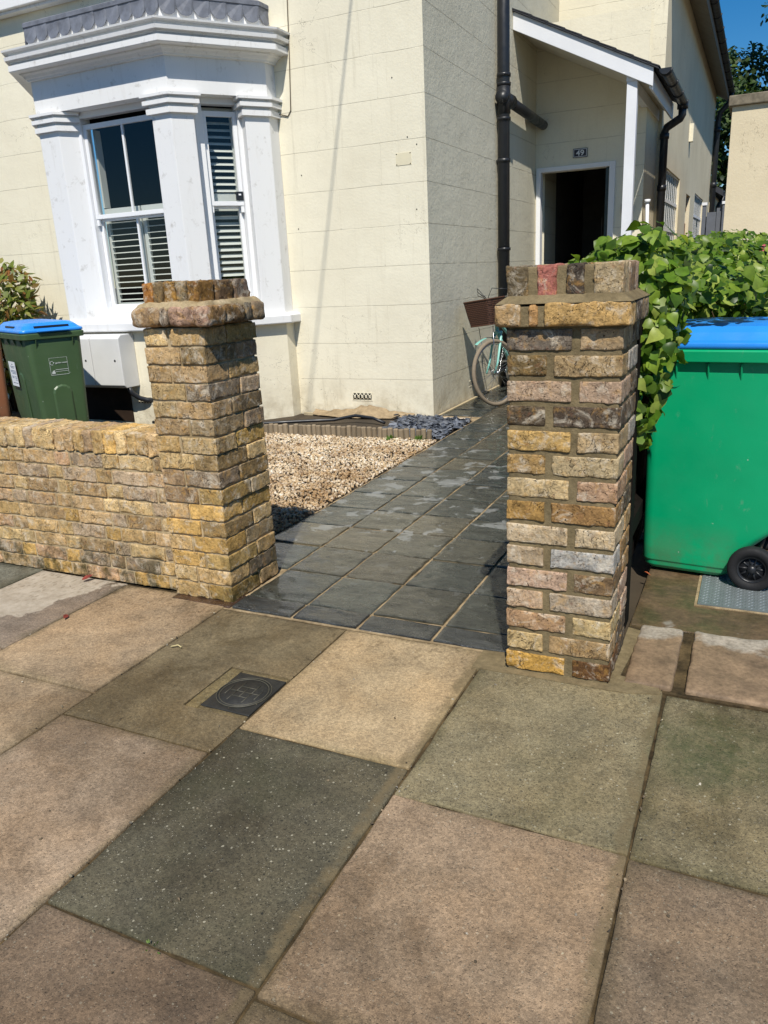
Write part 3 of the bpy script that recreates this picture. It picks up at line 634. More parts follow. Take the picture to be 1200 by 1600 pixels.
mb = MB(); wall(mb, 1, -2.84, 7.1, 12.2, -.05, 7.4, (), sign=1); mb.build('side_wall', M['render_side'], H)
mb = MB(); wall(mb, 0, 11.0, -2.59, -1.45, -.05, 4.1, [(-2.55, -1.86, .12, 2.57, .12)])
mb.P = []; wall(mb, 0, 11.0, -2.84, -1.45, -.05, 4.3, [(-2.775, -1.865, .12, 2.575, .12)]); mb.build('porch_wall', M['render_front'], H)
mb = MB(); wall(mb, 1, -1.45, 11.0, 12.2, -.05, 3.4, (), sign=1); mb.build('porch_side_wall', M['render_wing'], H)
mb = MB(); wall(mb, 0, 12.2, -2.84, -1.40, 3.2, 5.6); wall(mb, 0, 12.2, -1.45, -1.40, -.05, 3.2); mb.build('wing_front_wall', M['render_front'], H)
mb = MB(); wall(mb, 1, -1.40, 12.2, 23.4, -.05, 5.50, [(13.0, 15.2, 1.1, 2.69), (16.6, 17.5, .1, 2.55, .1), (18.6, 21.2, 1.1, 2.69)], sign=1); mb.build('wing_side_wall', M['render_wing'], H)
# main roof + wing roof and closing faces
mb = MB(); mb.add([(-14, 6.8, 7.35), (-2.6, 6.8, 7.35), (-2.6, 10.0, 9.3), (-14, 10.0, 9.3), (-2.6, 13, 7.35), (-14, 13, 7.35)], [(0, 1, 2, 3), (3, 2, 4, 5)])
mb.quad((-2.84, 7.1, 7.3), (-2.84, 12.9, 7.3), (-2.84, 10.0, 9.2), (-2.84, 10, 9.2)); mb.build('roof', m_simple('roof_slate', s(70, 72, 78, .7), .7, .3, .25, 8, .4, 40), H)
mb = MB(); mb.add([(-1.10, 12.3, 5.36), (-1.10, 23.6, 5.36), (-4.0, 23.6, 7.2), (-4.0, 12.3, 7.2), (-1.10, 12.3, 5.30), (-1.10, 23.6, 5.30), (-4.0, 23.6, 7.14), (-4.0, 12.3, 7.14)],
    [(0, 1, 2, 3), (4, 5, 6, 7), (0, 1, 5, 4), (1, 2, 6, 5), (3, 0, 4, 7)]); mb.quad((-1.4, 23.4, 0), (-6, 23.4, 0), (-6, 23.4, 7.), (-1.4, 23.4, 5.35))
mb.build('wing_roof', M['black'] if 0 else bpy.data.materials['roof_slate'], H)
mb = MB(); mb.prism([(-1.10, 5.12), (-1.10, 5.32), (-1.125, 5.32), (-1.125, 5.165), (-1.395, 5.34), (-1.395, 5.30)], 12.21, 23.5, 0, (1, 1, 1, 1), 'y'); mb.build('eaves_board', m_simple('grey_soffit_paint', s(150, 142, 126, .7), .7, .3), H)
def gutter(mb, x, y0, y1, z, r=.055):
    n = 9; V = []; 
    for y in (y0, y1):
        for rr in (r, r-.006):
            for k in range(n): a = pi+pi*k/(n-1); V.append((x+rr*cos(a), y, z+rr*sin(a)))
    F = []
    for k in range(n-1): F += [(k, k+1, 2*n+k+1, 2*n+k), (n+k, n+k+1, 3*n+k+1, 3*n+k), (k, k+1, n+k+1, n+k), (2*n+k, 2*n+k+1, 3*n+k+1, 3*n+k)]
    F += [(0, n, 3*n, 2*n), (n-1, 2*n-1, 4*n-1, 3*n-1)]
    mb.add(V, F, 0, (1, 1, 1, 1), False)
    for y, q in ((y0, -1), (y1, 1)): mb.prism([(x+r*cos(pi+pi*k/(n-1)), z+r*sin(pi+pi*k/(n-1))) for k in range(n)], y, y+q*.006, 0, (1, 1, 1, 1), 'y')
mb = MB(); gutter(mb, -1.05, 12.1, 23.5, 5.33, .07)
for y in np.arange(12.5, 23.4, .9): mb.tube([(-1.05+.075*cos(a), y, 5.33+.075*sin(a)) for a in np.linspace(pi, 2*pi, 9)], .012, 6)
mb.build('eaves_gutter', M['black'], H)
mb = MB(); mb.tube([(-1.05, 23.2, 5.26), (-1.08, 23.2, 5.05), (-1.28, 23.2, 4.85), (-1.31, 23.2, 4.6), (-1.31, 23.2, 0)], .065, 10)
for z in (4.4, 3.1, 2.0, .9): mb.tube([(-1.31, 23.2, z), (-1.31, 23.2, z+.12)], .08, 10)
mb.build('wing_downpipe', M['black'], H)
# cables, vents, plaque
mb = MB(); mb.tube([(-4.165, 7.092, 7.3), (-4.17, 7.092, 3.9), (-4.20, 7.092, 3.3), (-4.225, 7.092, 2.93), (-4.26, 7.092, 2.885), (-4.33, 7.09, 2.905), (-4.40, 7.05, 2.93)], .005, 6)
mb.build('cable', m_simple('dull_cable', s(120, 108, 88, .7)), H)
def airbrick(name, x0, x1, y0, z0, z1, axis=0):
    mb = MB(); w = x1-x0
    if axis == 0:
        mb.box(x0, x1, y0-.004, y0+.002, z0, z0+.012).box(x0, x1, y0-.004, y0+.002, z1-.010, z1).box(x0, x0+.010, y0-.004, y0+.002, z0+.012, z1-.01).box(x1-.010, x1, y0-.004, y0+.002, z0+.012, z1-.01)
        mb.box(x0+.01, x1-.01, y0-.0015, y0+.001, z0+.012, z1-.01, 1); k = 5; p = (w-.02)/k; zc = (z0+z1)/2; hz = (z1-z0-.022)/2
        for i in range(k):
            cx = x0+.01+p*(i+.5)
            for sg in (1, -1): mb.tube([(cx-p/2, y0-.004, zc-sg*hz), (cx+p/2, y0-.004, zc+sg*hz)], .0035, 6)
            mb.tube([(cx+.011*cos(a), y0-.004, zc+.011*sin(a)) for a in np.linspace(0, 2*pi, 9)], .003, 5)
    else:
        mb.box(y0-.002, y0+.004, x0, x1, z0, z0+.012).box(y0-.002, y0+.004, x0, x1, z1-.01, z1).box(y0-.002, y0+.0025, x0, x1, z0+.012, z1-.01, 1)
        for i in range(6): mb.box(y0-.002, y0+.004, x0+w*(i+.5)/6-.006, x0+w*(i+.5)/6+.006, z0+.012, z1-.01)
    return mb.build('air_brick', [M['render_plain'], M['dark']], H)
airbrick('a', -3.745, -3.51, 7.1, .143, .232); airbrick('b', 8.18, 8.42, -2.84, .136, .207, 1); airbrick('c', -5.82, -5.62, 6.2, .205, .285)
mb = MB(); mb.box(-3.142, -2.990, 7.0965, 7.1, 2.338, 2.442)
mb.build('blank_plaque', m_simple('painted_over_plaque', s(222, 213, 184, .95), .8, .2, .06), H)
mb = MB()
for x, z in ((-3.135, 2.345), (-2.998, 2.345), (-3.135, 2.435), (-2.998, 2.435), (-3.15, 3.07), (-3.02, 2.57), (-2.93, 2.50), (-4.16, 2.35), (-2.95, 1.95), (-4.24, 1.86)): MB().lathe([(.0001, -.003), (.0055, -.002), (.0055, 0)], (x, 7.098, z), (0, 1, 0), 8).build('wall_plug', M['dark'], H)
mb = MB()   # heap of perished render at the foot of the wall
V = []; n = 26; m = 5
for i in range(n):
    t = i/(n-1); x = -4.2+t*1.15; hh = .06*math.exp(-((t-.55)/.2)**2)+.02+.025*rng.random()
    for j in range(m): q = j/(m-1); V.append((x+.02*rng.random(), 7.09-.20*q*(.5+.5*sin(pi*t)), max(.0, hh*(1-q)**1.3)+.006*rng.random()))
mb.add(V, [(i*m+j, i*m+j+1, (i+1)*m+j+1, (i+1)*m+j) for i in range(n-1) for j in range(m-1)], 0)
mb.build('crumbled_render', m_simple('crumbling_render', s(168, 148, 118, .8), .95, .1, .3, 14, .8, 60), H)
mb = MB(); mb.prism([(-4.30, 7.05), (-2.82, 7.05), (-2.82, 11.0), (-2.79, 11.0), (-2.79, 7.04), (-2.80, 7.02), (-4.30, 7.02)], -.02, .012)
mb.build('plinth_skim', m_simple('stained_skim', s(196, 180, 146, .8), .9, .2, .2, 9, .5), H)

# first floor window sill
mb = MB(); mb.box(-9.3, -6.2, 6.96, 7.1, 4.30, 4.46).box(-9.25, -6.25, 7.0, 7.1, 4.27, 4.30); mb.build('upper_sill', M['white'], H, bevel=.008)

# ---- bay window
A = np.array((-4.95, 6.2)); U = np.array((.56, .73)); U /= np.linalg.norm(U); NN = np.array((U[1], -U[0])); CX = -5.775
C1 = A+U*.937
OUT = [(2*CX-C1[0], 7.1), (2*CX-C1[0], C1[1]), (2*CX-A[0], 6.2), (A[0], 6.2), (C1[0], C1[1]), (C1[0], 7.1)]
def offset(pts, d):
    P_ = [np.array(p) for p in pts]; r = []
    for i, p in enumerate(P_):
        ns = []
        if i > 0: t = p-P_[i-1]; t /= np.linalg.norm(t); ns.append(np.array((t[1], -t[0])))
        if i < len(P_)-1: t = P_[i+1]-p; t /= np.linalg.norm(t); ns.append(np.array((t[1], -t[0])))
        if len(ns) == 1: r.append(p+ns[0]*d)
        else: b = ns[0]+ns[1]; r.append(p+b*d/(b@ns[0]))
    return r
# outward normal check: going left->right along the front (dx>0) n=(0,-1): outwards
def sweep(mb, pts, prof, mat=0):
    R_ = [[(q[0], q[1], z) for q in offset(pts, o)] for o, z in prof]; n = len(pts); V = [v for r in R_ for v in r]
    F = [(i*n+j, i*n+j+1, (i+1)*n+j+1, (i+1)*n+j) for i in range(len(prof)-1) for j in range(n-1)]
    mb.add(V, F, mat)
def ring(mb, z0, z1, o0, o1, mat=0, pts=OUT): sweep(mb, pts, [(o1, z0), (o0, z0), (o0, z1), (o1, z1), (o1, z0)], mat)
BW = thing('bay_window', '', ''); del BW['label']; del BW['category']; BW.parent = H
BW.location = (0, 0, 0)
ob = MB(); ring(ob, -.05, .955, 0, -.22); ob.build('base_wall', M['render_plain'], BW)
ob = MB(); sweep(ob, OUT, [(-.3, .955), (.075, .955), (.085, .965), (.085, 1.035), (.06, 1.05), (-.02, 1.062), (-.3, 1.062)]); ob.build('sill', M['white'], BW, bevel=.004)
ob = MB(); ring(ob, 3.04, 3.35, 0, -.24); ob.build('frieze', M['white'], BW)
prof = [(-.05, 3.335), (.025, 3.335), (.03, 3.35), (.045, 3.355), (.06, 3.375), (.085, 3.385), (.09, 3.398), (.165, 3.40), (.17, 3.405), (.17, 3.452), (.125, 3.456), (.127, 3.474), (.150, 3.478), (.150, 3.487), (.19, 3.492), (.195, 3.522), (.150, 3.526), (.150, 3.556), (.205, 3.562), (.208, 3.578), (.0, 3.60), (-.2, 3.61)]
ob = MB(); sweep(ob, OUT, prof); ob.build('cornice', M['white'], BW)
ob = MB(); ring(ob, 3.59, 3.84, -.03, -.2); ob.build('parapet', M['white'], BW)
# lead: scalloped apron and roof
def scallop(pts, z1, z0, pitch, thick=.006):
    ob = MB()
    for a, b in zip(pts[:-1], pts[1:]):
        a, b = np.array(a), np.array(b); L = np.linalg.norm(b-a); t = (b-a)/L; nn = np.array((t[1], -t[0])); k = max(1, int(round(L/pitch))); p = L/k
        for i in range(k):
            ptsn = [(0, z1), (p, z1)]+[(p/2+p/2*cos(q)*.995, z0+.075-.075*sin(q)) for q in np.linspace(0, pi, 11)]
            V = []; n = len(ptsn)
            for d in (0, thick+.002*(i % 2)):
                for u, z in ptsn: q = a+t*(i*p+u)+nn*(d+(.012 if z < z0+.05 else 0)); V.append((q[0], q[1], z))
            ob.add(V, [tuple(range(n))[::-1], tuple(range(n, 2*n))]+[(j, (j+1) % n, n+(j+1) % n, n+j) for j in range(n)])
    return ob
ob = scallop(offset(OUT, -.02), 3.83, 3.655, .147)
q0 = offset(OUT, -.012); sweep(ob, OUT, [(-.005, 3.80), (-.005, 3.835), (-.02, 3.845), (-.28, 3.93)]); ob.build('lead_flashing', M['lead'], BW)
ob = MB(); q = offset(OUT, -.25); ob.add([(a[0], a[1], 3.92) for a in q]+[(a[0], 7.09, 4.08) for a in q], [(0, 1, 2, 3, 4, 5)]+[(i, i+1, 7+i, 6+i) for i in range(5)]); ob.build('lead_roof', M['lead'], BW)
mir = lambda p: (2*CX-p[0], p[1])
def pl(a): return (A+U*a)
def polyset(kind):
    if kind == 'mid': return [(-5.17, 6.2), tuple(A), tuple(pl(.21)), tuple(pl(.25)-NN*.16), tuple(A-NN*.16*1.0+np.array((-.05, .0))), (-5.20, 6.36)]
    if kind == 'end': return [tuple(pl(.695)), tuple(C1), (C1[0], 7.1), (C1[0]-.2, 7.1), tuple(C1-NN*.22-U*.06), tuple(pl(.70)-NN*.16)]
for kind in ('mid', 'end'):
    for mr in (0, 1):
        poly = polyset(kind)
        if mr: poly = [mir(p) for p in poly][::-1]
        if mr and kind == 'mid': poly = [mir(pl(.24)-NN*.16), mir(pl(.21)), (-6.60, 6.2), (-6.345, 6.2), (-6.205, 6.37), (-6.45, 6.40)]
        ob = MB(); ob.prism(poly, 1.05, 3.05); pil = ob.build('pilaster', M['white'], BW, bevel=.006)
        if kind == 'mid': line = [(-5.17, 6.36), (-5.17, 6.2), tuple(A), tuple(pl(.21)), tuple(pl(.21)-NN*.16)]
        else: line = [tuple(pl(.695)-NN*.16), tuple(pl(.695)), tuple(C1), (C1[0], 7.1)]
        if mr: line = [mir(p) for p in line][::-1]
        if mr and kind == 'mid': line = [mir(pl(.21)-NN*.16), mir(pl(.21)), (-6.60, 6.2), (-6.345, 6.2), (-6.21, 6.36)]
        ob = MB(); sweep(ob, line, [(0, 2.872), (.033, 2.874), (.033, 2.920), (.008, 2.926), (.008, 2.946), (.052, 2.950), (.052, 2.985), (.024, 2.990), (.024, 3.008), (.066, 3.012), (.066, 3.036), (0, 3.039)])
        ob.build('capital', M['white'], BW)
# sash windows: frame coordinates (origin, direction, inward normal)
def sash(o, t, inn, w, z0, z1, zm, bars, shut):
    o = np.array(o); t = np.array(t); inn = np.array(inn)
    def bx(mb, a0, a1, d0, d1, z0_, z1_, mat=0):
        P_ = [o+t*a0+inn*d0, o+t*a1+inn*d0, o+t*a1+inn*d1, o+t*a0+inn*d1]; mb.prism([tuple(p) for p in P_], z0_, z1_, mat)
    f = MB(); bx(f, -.03, .045, .0, .14, z0-.07, z1+.06); bx(f, w-.045, w+.03, .0, .14, z0-.07, z1+.06); bx(f, .045, w-.045, -.03, .14, z0-.07, z0); bx(f, .045, w-.045, .0, .10, z1, z1+.06)
    f.build('window_frame', M['white_clean'], BW, bevel=.003)
    sm = MB(); a, b = .048, w-.048; zt = z1-.055
    bx(sm, a, b, .03, .065, zt-.045, zt); bx(sm, a, b, .03, .068, zm-.012, zm+.028); bx(sm, a, a+.04, .03, .065, zm+.028, zt-.045); bx(sm, b-.04, b, .03, .065, zm+.028, zt-.045)
    bx(sm, a, b, .075, .112, zm-.035, zm); bx(sm, a, b, .072, .112, z0+.003, z0+.085); bx(sm, a, a+.04, .075, .112, z0+.085, zm-.035); bx(sm, b-.04, b, .075, .112, z0+.085, zm-.035)
    bx(sm, a, a+.03, .035, .066, zm-.075, zm-.012); bx(sm, b-.03, b, .035, .066, zm-.075, zm-.012)
    for q in bars: bx(sm, q-.011, q+.011, .036, .060, zm+.028, zt-.045); bx(sm, q-.011, q+.011, .080, .105, z0+.085, zm-.035)
    sm.build('sash', M['white_clean'], BW, bevel=.002)
    gl = MB()
    for d, za, zb in ((.047, zm+.02, zt-.04), (.092, z0+.08, zm-.03)):
        p, q = o+t*(a+.02)+inn*d, o+t*(b-.02)+inn*d; gl.quad((*p, za), (*q, za), (*q, zb), (*p, zb))
    gl.build('window_glass', M['glass'], BW)
    if len(bars):
        sp_ = MB(); bx(sp_, .055, .075, .15, .23, 2.17, 2.90); sp_.build('folded_shutter', M['shutter'], BW)
    for (a0, a1, za, zb, tilt, pitch) in shut:
        sh = MB(); d = .15; th = .028
        bx(sh, a0, a0+.045, d, d+th, za, zb); bx(sh, a1-.045, a1, d, d+th, za, zb); bx(sh, a0+.045, a1-.045, d, d+th, za, za+.07); bx(sh, a0+.045, a1-.045, d, d+th, zb-.07, zb)
        z = za+.07+pitch*.5
        while z < zb-.07-pitch*.3:
            c_, s_ = cos(tilt)*.031, sin(tilt)*.031; e = .0045
            sec = [(-c_, -s_-e*.3), (-c_*.5, -s_*.5+e), (0, e*1.2), (c_*.5, s_*.5+e), (c_, s_-e*.3), (c_*.5, s_*.5-e), (0, -e), (-c_*.5, -s_*.5-e)]
            V = []
            for aa in (a0+.046, a1-.046):
                for dd, dz in sec: p = o+t*aa+inn*(d+th/2+dd); V.append((p[0], p[1], z+dz))
            n = len(sec); sh.add(V, [tuple(range(n)), tuple(range(n, 2*n))[::-1]]+[(i, (i+1) % n, n+(i+1) % n, n+i) for i in range(n)]); z += pitch
        sh.build('shutter', M['shutter'], BW)
sash((-6.235, 6.34), (1, 0), (0, 1), 1.07, 1.13, 2.985, 2.07, [.535], [(.06, .53, 1.16, 2.16, .10, .0585), (.55, 1.03, 1.16, 2.16, .10, .0585)])
so_ = pl(.275)-NN*.12; sash(so_, U, -NN, .43, 1.10, 2.985, 2.11, [], [(.03, .40, 1.12, 2.13, .62, .060), (.03, .40, 2.15, 2.98, .55, .060)])
so2 = np.array(mir(pl(.705)-NN*.12)); u2 = np.array((U[0], -U[1])); sash(so2, u2, (-NN[0]*-1*1., -NN[1]) if 0 else (NN[0], -NN[1]), .43, 1.10, 2.985, 2.11, [], [(.03, .40, 1.12, 2.13, .62, .060), (.03, .40, 2.15, 2.98, .55, .060)])
ob = MB(); p = pl(.62)-NN*.155; ob.obox(p, U, .035, NN, .012, 2.145, 2.225); ob.obox(pl(.62)-NN*.142, U, .012, NN, .003, 2.19, 2.205, 1); ob.build('window_sensor', [M['black'], M['white_clean']], BW)
ob = MB()  # room behind the bay
xl, xr = -7.0, -4.55
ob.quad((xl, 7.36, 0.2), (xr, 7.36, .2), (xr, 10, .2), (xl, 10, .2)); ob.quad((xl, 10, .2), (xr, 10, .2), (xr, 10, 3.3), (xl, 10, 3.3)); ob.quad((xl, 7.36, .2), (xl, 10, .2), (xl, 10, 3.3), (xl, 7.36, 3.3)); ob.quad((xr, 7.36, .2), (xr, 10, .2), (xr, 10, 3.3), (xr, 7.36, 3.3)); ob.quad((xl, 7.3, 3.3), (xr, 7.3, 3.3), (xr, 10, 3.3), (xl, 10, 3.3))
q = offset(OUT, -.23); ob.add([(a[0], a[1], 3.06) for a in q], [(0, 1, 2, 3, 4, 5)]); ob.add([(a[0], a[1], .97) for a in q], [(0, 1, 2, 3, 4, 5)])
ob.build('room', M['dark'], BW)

# meter boxes under the sill
wm = m_simple('white_meter_plastic', s(222, 222, 220, .92), .45, .4, .05, 4)
for (xa, xb) in ((-6.62, -6.150), (-6.143, -5.755)):
    mb = MB(); mb.prism([(6.199, .935), (6.02, .935), (5.975, .90), (5.975, .43), (6.01, .40), (6.199, .40)], xa, xb, 0, (1, 1, 1, 1), 'x')
    mbx = mb.build('meter_box', wm, H, bevel=.008)
    mb = MB(); mb.lathe([(.0001, -.004), (.010, -.003), (.012, 0)], (xb-.08, 5.974, .68), (0, 1, 0), 12); mb.build('lock', M['black'], mbx)
mb = MB(); mb.box(-6.9, -5.90, 6.188, 6.199, .02, .39); mb.build('shadow_board', m_simple('shadow_brown', s(66, 52, 42, .6), .9, .1, .3, 6), H)  # dark board added below the meter boxes, standing in for their shadow
mb = MB(); mb.tube([(-5.78, 6.06, .40), (-5.77, 6.08, .34), (-5.72, 6.13, .28), (-5.66, 6.17, .255), (-5.62, 6.22, .25)], .026, 10); mb.build('drain_pipe', M['black'], H)

# ---- soil pipe on side wall
mb = MB(); px, py = -2.755, 9.25; r = .066
mb.tube([(px, py, 0), (px, py, 7.3)], r, 18)
for z in (3.42, 3.33, 2.98, 5.4, 1.6): mb.tube([(px, py, z-.02), (px, py, z), (px, py, z+.012)], [r+.012]*3, 18)
mb.tube([(px, py, 3.03), (px, py, 3.31)], r+.008, 18)
mb.tube([(px, py-.10, 3.19), (px, py+.0, 3.19)], r+.004, 14)
mb.tube([(px, py+.05, 3.19), (px+.01, py+.25, 3.185)], r+.010, 16); mb.tube([(px+.01, py+.2, 3.185), (px+.015, 10.99, 3.14)], .058, 16)
for z in (2.55, 4.6, 1.0): mb.tube([(px, py, z-.02), (px, py, z+.02)], r+.009, 14); mb.box(-2.85, px-.02, py-.02, py+.02, z-.012, z+.012)
mb.build('soil_pipe', M['black'], H)

# ---- porch
PW = m_simple('white_porch_paint', s(228, 230, 234, .95), .5, .35, .04, 3, .1)
def zr(x): return 4.20-(x+2.84)*.5
mb = MB()
def slopebox(mb, x0, x1, y0, y1, off0, off1, mat=0):
    V = [(x, y, zr(x)+o) for x in (x0, x1) for y in (y0, y1) for o in (off0, off1)]
    mb.add(V, [(0, 1, 3, 2), (4, 6, 7, 5), (0, 4, 5, 1), (2, 3, 7, 6), (0, 2, 6, 4), (1, 5, 7, 3)], mat)
slopebox(mb, -2.838, -1.255, 9.90, 9.935, -.185, .0); mb.build('bargeboard', PW, H, bevel=.003)
mb = MB(); slopebox(mb, -2.838, -1.30, 9.936, 12.19, -.150, -.135); mb.build('soffit', m_simple('porch_soffit', s(226, 220, 204, .9), .7, .2, .05), H)
mb = MB(); slopebox(mb, -1.297, -1.262, 9.936, 12.19, -.215, -.02); mb.build('fascia', PW, H, bevel=.003)
mb = MB(); slopebox(mb, -2.838, -1.20, 9.87, 12.19, .004, .016)
for i in range(9):
    xa = -2.838+i*.19; nx = 12
    for j in range(nx):
        ya = 9.865+j*.195
        V = [(x, y, zr(x)+o) for x in (xa, min(xa+.23, -1.19)) for y in (ya, ya+.19) for o in ((.018, .028) if x == xa else (.026, .038))]
        mb.add(V, [(0, 1, 3, 2), (4, 6, 7, 5), (0, 4, 5, 1), (2, 3, 7, 6), (0, 2, 6, 4), (1, 5, 7, 3)])
mb.build('porch_roof', bpy.data.materials['roof_slate'], H)
mb = MB(); mb.box(-1.540, -1.425, 9.95, 10.05, -.02, 3.31); mb.box(-1.545, -1.42, 9.937, 10.055, 3.31, 3.385); mb.box(-1.52, -1.44, 10.06, 12.19, 3.20, 3.33); mb.build('porch_post', PW, H, bevel=.004)
mb = MB(); gutter(mb, -1.13, 9.88, 12.12, 3.38, .062)
for y in (9.93, 10.6, 11.3, 11.95): mb.tube([(-1.13+.066*cos(a), y, 3.38+.066*sin(a)) for a in np.linspace(pi, 2*pi, 9)], .011, 6)
mb.tube([(-1.13, 12.03, 3.33), (-1.13, 12.03, 3.22), (-1.15, 12.03, 3.18), (-1.32, 12.06, 3.09), (-1.345, 12.07, 3.03), (-1.345, 12.07, 0)], .052, 14)
for z in (3.0, 2.35, 1.2): mb.tube([(-1.345, 12.07, z-.05), (-1.345, 12.07, z+.02)], .062, 14)
mb.tube([(-1.13, 12.03, 3.36), (-1.13, 12.03, 3.29)], .07, 14)
mb.build('porch_gutter', M['black'], H)
# doorway
mb = MB(); y0, y1 = 10.975, 11.10
mb.box(-2.825, -2.765, y0, y1, .0, 2.625).box(-1.875, -1.80, y0, y1, .0, 2.625).box(-2.765, -1.875, y0, y1, 2.568, 2.625)
mb.build('door_frame', M['white_clean'], H, bevel=.004)
mb = MB(); mb.box(-1.925, -1.880, 11.02, 11.90, .14, 2.56); dl = mb.build('door', m_simple('teal_black_door_paint', s(34, 58, 62, .7), .35, .5, .05), H, bevel=.003)
mb = MB(); mb.lathe([(.0, -.05), (.028, -.045), (.03, -.02), (.012, -.01), (.012, .0)], (-1.925, 11.80, 1.2), (1, 0, 0), 14); mb.build('handle', m_simple('brass', s(180, 150, 80, .8), .3, .5, .05, metal=1.), dl)
mb = MB(); a, b, c, d, e, f = -2.9, -1.5, 11.26, 14.5, .1, 2.9
mb.quad((a, d, e), (b, d, e), (b, d, f), (a, d, f)); mb.quad((a, c, e), (a, d, e), (a, d, f), (a, c, f)); mb.quad((b, c, e), (b, d, e), (b, d, f), (b, c, f)); mb.quad((a, c, e), (b, c, e), (b, d, e), (a, d, e)); mb.quad((a, c, f), (b, c, f), (b, d, f), (a, d, f))
mb.prism([(11.5, .1), (14.4, 2.6), (14.4, .1)], -2.25, -1.55, 0, (1, 1, 1, 1), 'x')
for i in range(7): mb.box(-2.27, -2.25, 11.7+i*.35, 11.74+i*.35, .2+i*.30, 1.15+i*.30)
mb.build('hall', M['hall'], H)
mb = MB(); mb.box(-2.80, -1.80, 10.55, 10.97, -.02, .11); mb.build('doorstep', m_simple('stone_step', s(150, 142, 126, .65), .8), H, bevel=.01)
# number plate 49
def text_mesh(body, size, loc, rot, name, mat, parent, depth=.0015, sx=1.):
    cu = bpy.data.curves.new(name, 'FONT'); cu.body = body; cu.size = size; cu.extrude = depth; cu.align_x = 'CENTER'; cu.align_y = 'CENTER'; cu.offset = size*.012
    t = bpy.data.objects.new(name+'_tmp', cu); COL.objects.link(t)
    dg = bpy.context.evaluated_depsgraph_get(); me = bpy.data.meshes.new_from_object(t.evaluated_get(dg)); bpy.data.objects.remove(t)
    me.transform(mathutils.Matrix.LocRotScale(mathutils.Vector(loc), mathutils.Euler(rot), mathutils.Vector((sx, 1, 1))))
    q = parent; off = mathutils.Vector((0, 0, 0))
    while q is not None and not name.startswith('local'):
        off += q.location; q = q.parent
    me.transform(mathutils.Matrix.Translation(-off)); me.materials.clear(); me.materials.append(mat)
    o = bpy.data.objects.new(name.replace('local_', ''), me); COL.objects.link(o); o.parent = parent; return o
mb = MB(); mb.box(-2.345, -2.160, 10.985, 10.999, 2.705, 2.815); NP = mb.build('number_plate', m_simple('navy_enamel', s(24, 28, 52, .8), .25, .5, .02), H, bevel=.004)
mb = MB(); x0, x1, z0, z1, w, yy = -2.337, -2.168, 2.713, 2.807, .006, 10.982
mb.box(x0, x1, yy, 10.984, z0, z0+w).box(x0, x1, yy, 10.984, z1-w, z1).box(x0, x0+w, yy, 10.984, z0+w, z1-w).box(x1-w, x1, yy, 10.984, z0+w, z1-w); mb.build('border', M['white_clean'], NP)
text_mesh('49', .092, (-2.2525, 10.984, 2.757), (R(90), 0, 0), 'numerals', M['white_clean'], NP, .003, 1.15)
mb = MB(); mb.box(-1.70, -1.565, 10.965, 10.998, 1.99, 2.10); mb.box(-1.60, -1.575, 10.96, 10.965, 2.01, 2.05, 1); mb.build('door_intercom', [M['black'], M['white_clean']], H, bevel=.004)
mb = MB(); mb.tube([(-1.355, 10.99-.0, 1.0), (-1.385, 10.97, 2.10)], .022, 10); mb.tube([(-1.385, 10.97, 2.09), (-1.385, 10.97, 2.13)], .036, 10)
mb.build('waste_pipe', PW, H)
# wing windows
for (ya, yb, ny) in ((13.0, 15.2, 8), (18.6, 21.2, 8)):
    mb = MB(); X = -1.425; zs = [1.1, 1.42, 1.84, 2.26, 2.69]
    for z in zs: mb.box(X-.017, X-.002, ya, yb, max(1.1, z-.025), min(2.69, z+.025))
    for i in range(ny+1):
        y = ya+(yb-ya)*i/ny; w = .012
        mb.box(X-.017, X-.012, max(ya, y-w), min(yb, y+w), 1.125, 2.665)
    wf = mb.build('wing_window', M['white_clean'], H)
    mb = MB(); mb.box(X-.03, X-.018, ya, yb, 1.1, 2.69); mb.build('pane', m_simple('obscure_glass', s(130, 134, 124, .6), .25, .5, .25, 9, .4, 20), wf)
mb = MB(); mb.box(-1.50, -1.46, 16.6, 17.5, .1, 2.05).box(-1.50, -1.46, 16.6, 17.5, 2.3, 2.55); mb.build('side_door', m_simple('orange_brown_wood', s(150, 92, 62, .7), .6, .3, .2), H)
mb = MB(); mb.box(-1.40, -1.33, 16.4, 16.55, 3.42, 3.72); mb.build('overflow_pipe', M['render_plain'], H)
mb = MB(); mb.tube([(-1.34, 22.2, 2.1), (-1.34, 22.2, 0)], .05, 8); mb.box(-1.40, -1.28, 22.0, 22.4, 2.1, 2.35); mb.build('waste_hopper', M['black'], H)

# ------------------------------------------------------------------ neighbour, outbuilding, fence behind
P = thing('garage', 'plain cream rendered neighbouring building with grey concrete coping at the right edge', 'building', (2.5, 10.0, 0))
mb = MB(); mb.box(-.43, 6.5, 10.0, 15.5, -.05, 2.93); mb.build('wall', m_render('garage_render', 0, s(222, 208, 178, .98), s(206, 190, 158, .92), .0), P)
mb = MB()
x = -.47
while x < 6.5: mb.box(x, x+.595, 9.955, 15.6, 2.932, 3.035); x += .6
mb.build('coping', m_simple('lichened_concrete', s(140, 130, 112, .75), .9, .2, .35, 14, .6, 40), P, bevel=.01)
P = thing('outbuilding', 'small cream rear outbuilding with dark pitched roof beyond the house wing', 'outbuilding', (-2.4, 26, 0))
mb = MB(); mb.box(-3.9, -1.30, 24.2, 29, -.05, 2.95); mb.build('wall', M['render_wing'], P)
mb = MB(); mb.prism([(-1.10, 2.93), (-1.10, 3.08), (-2.9, 4.2), (-4.1, 3.4), (-4.1, 3.25), (-2.9, 4.05)], 24.0, 29.2, 0, (1, 1, 1, 1), 'y'); mb.build('roof', bpy.data.materials['roof_slate'], P)
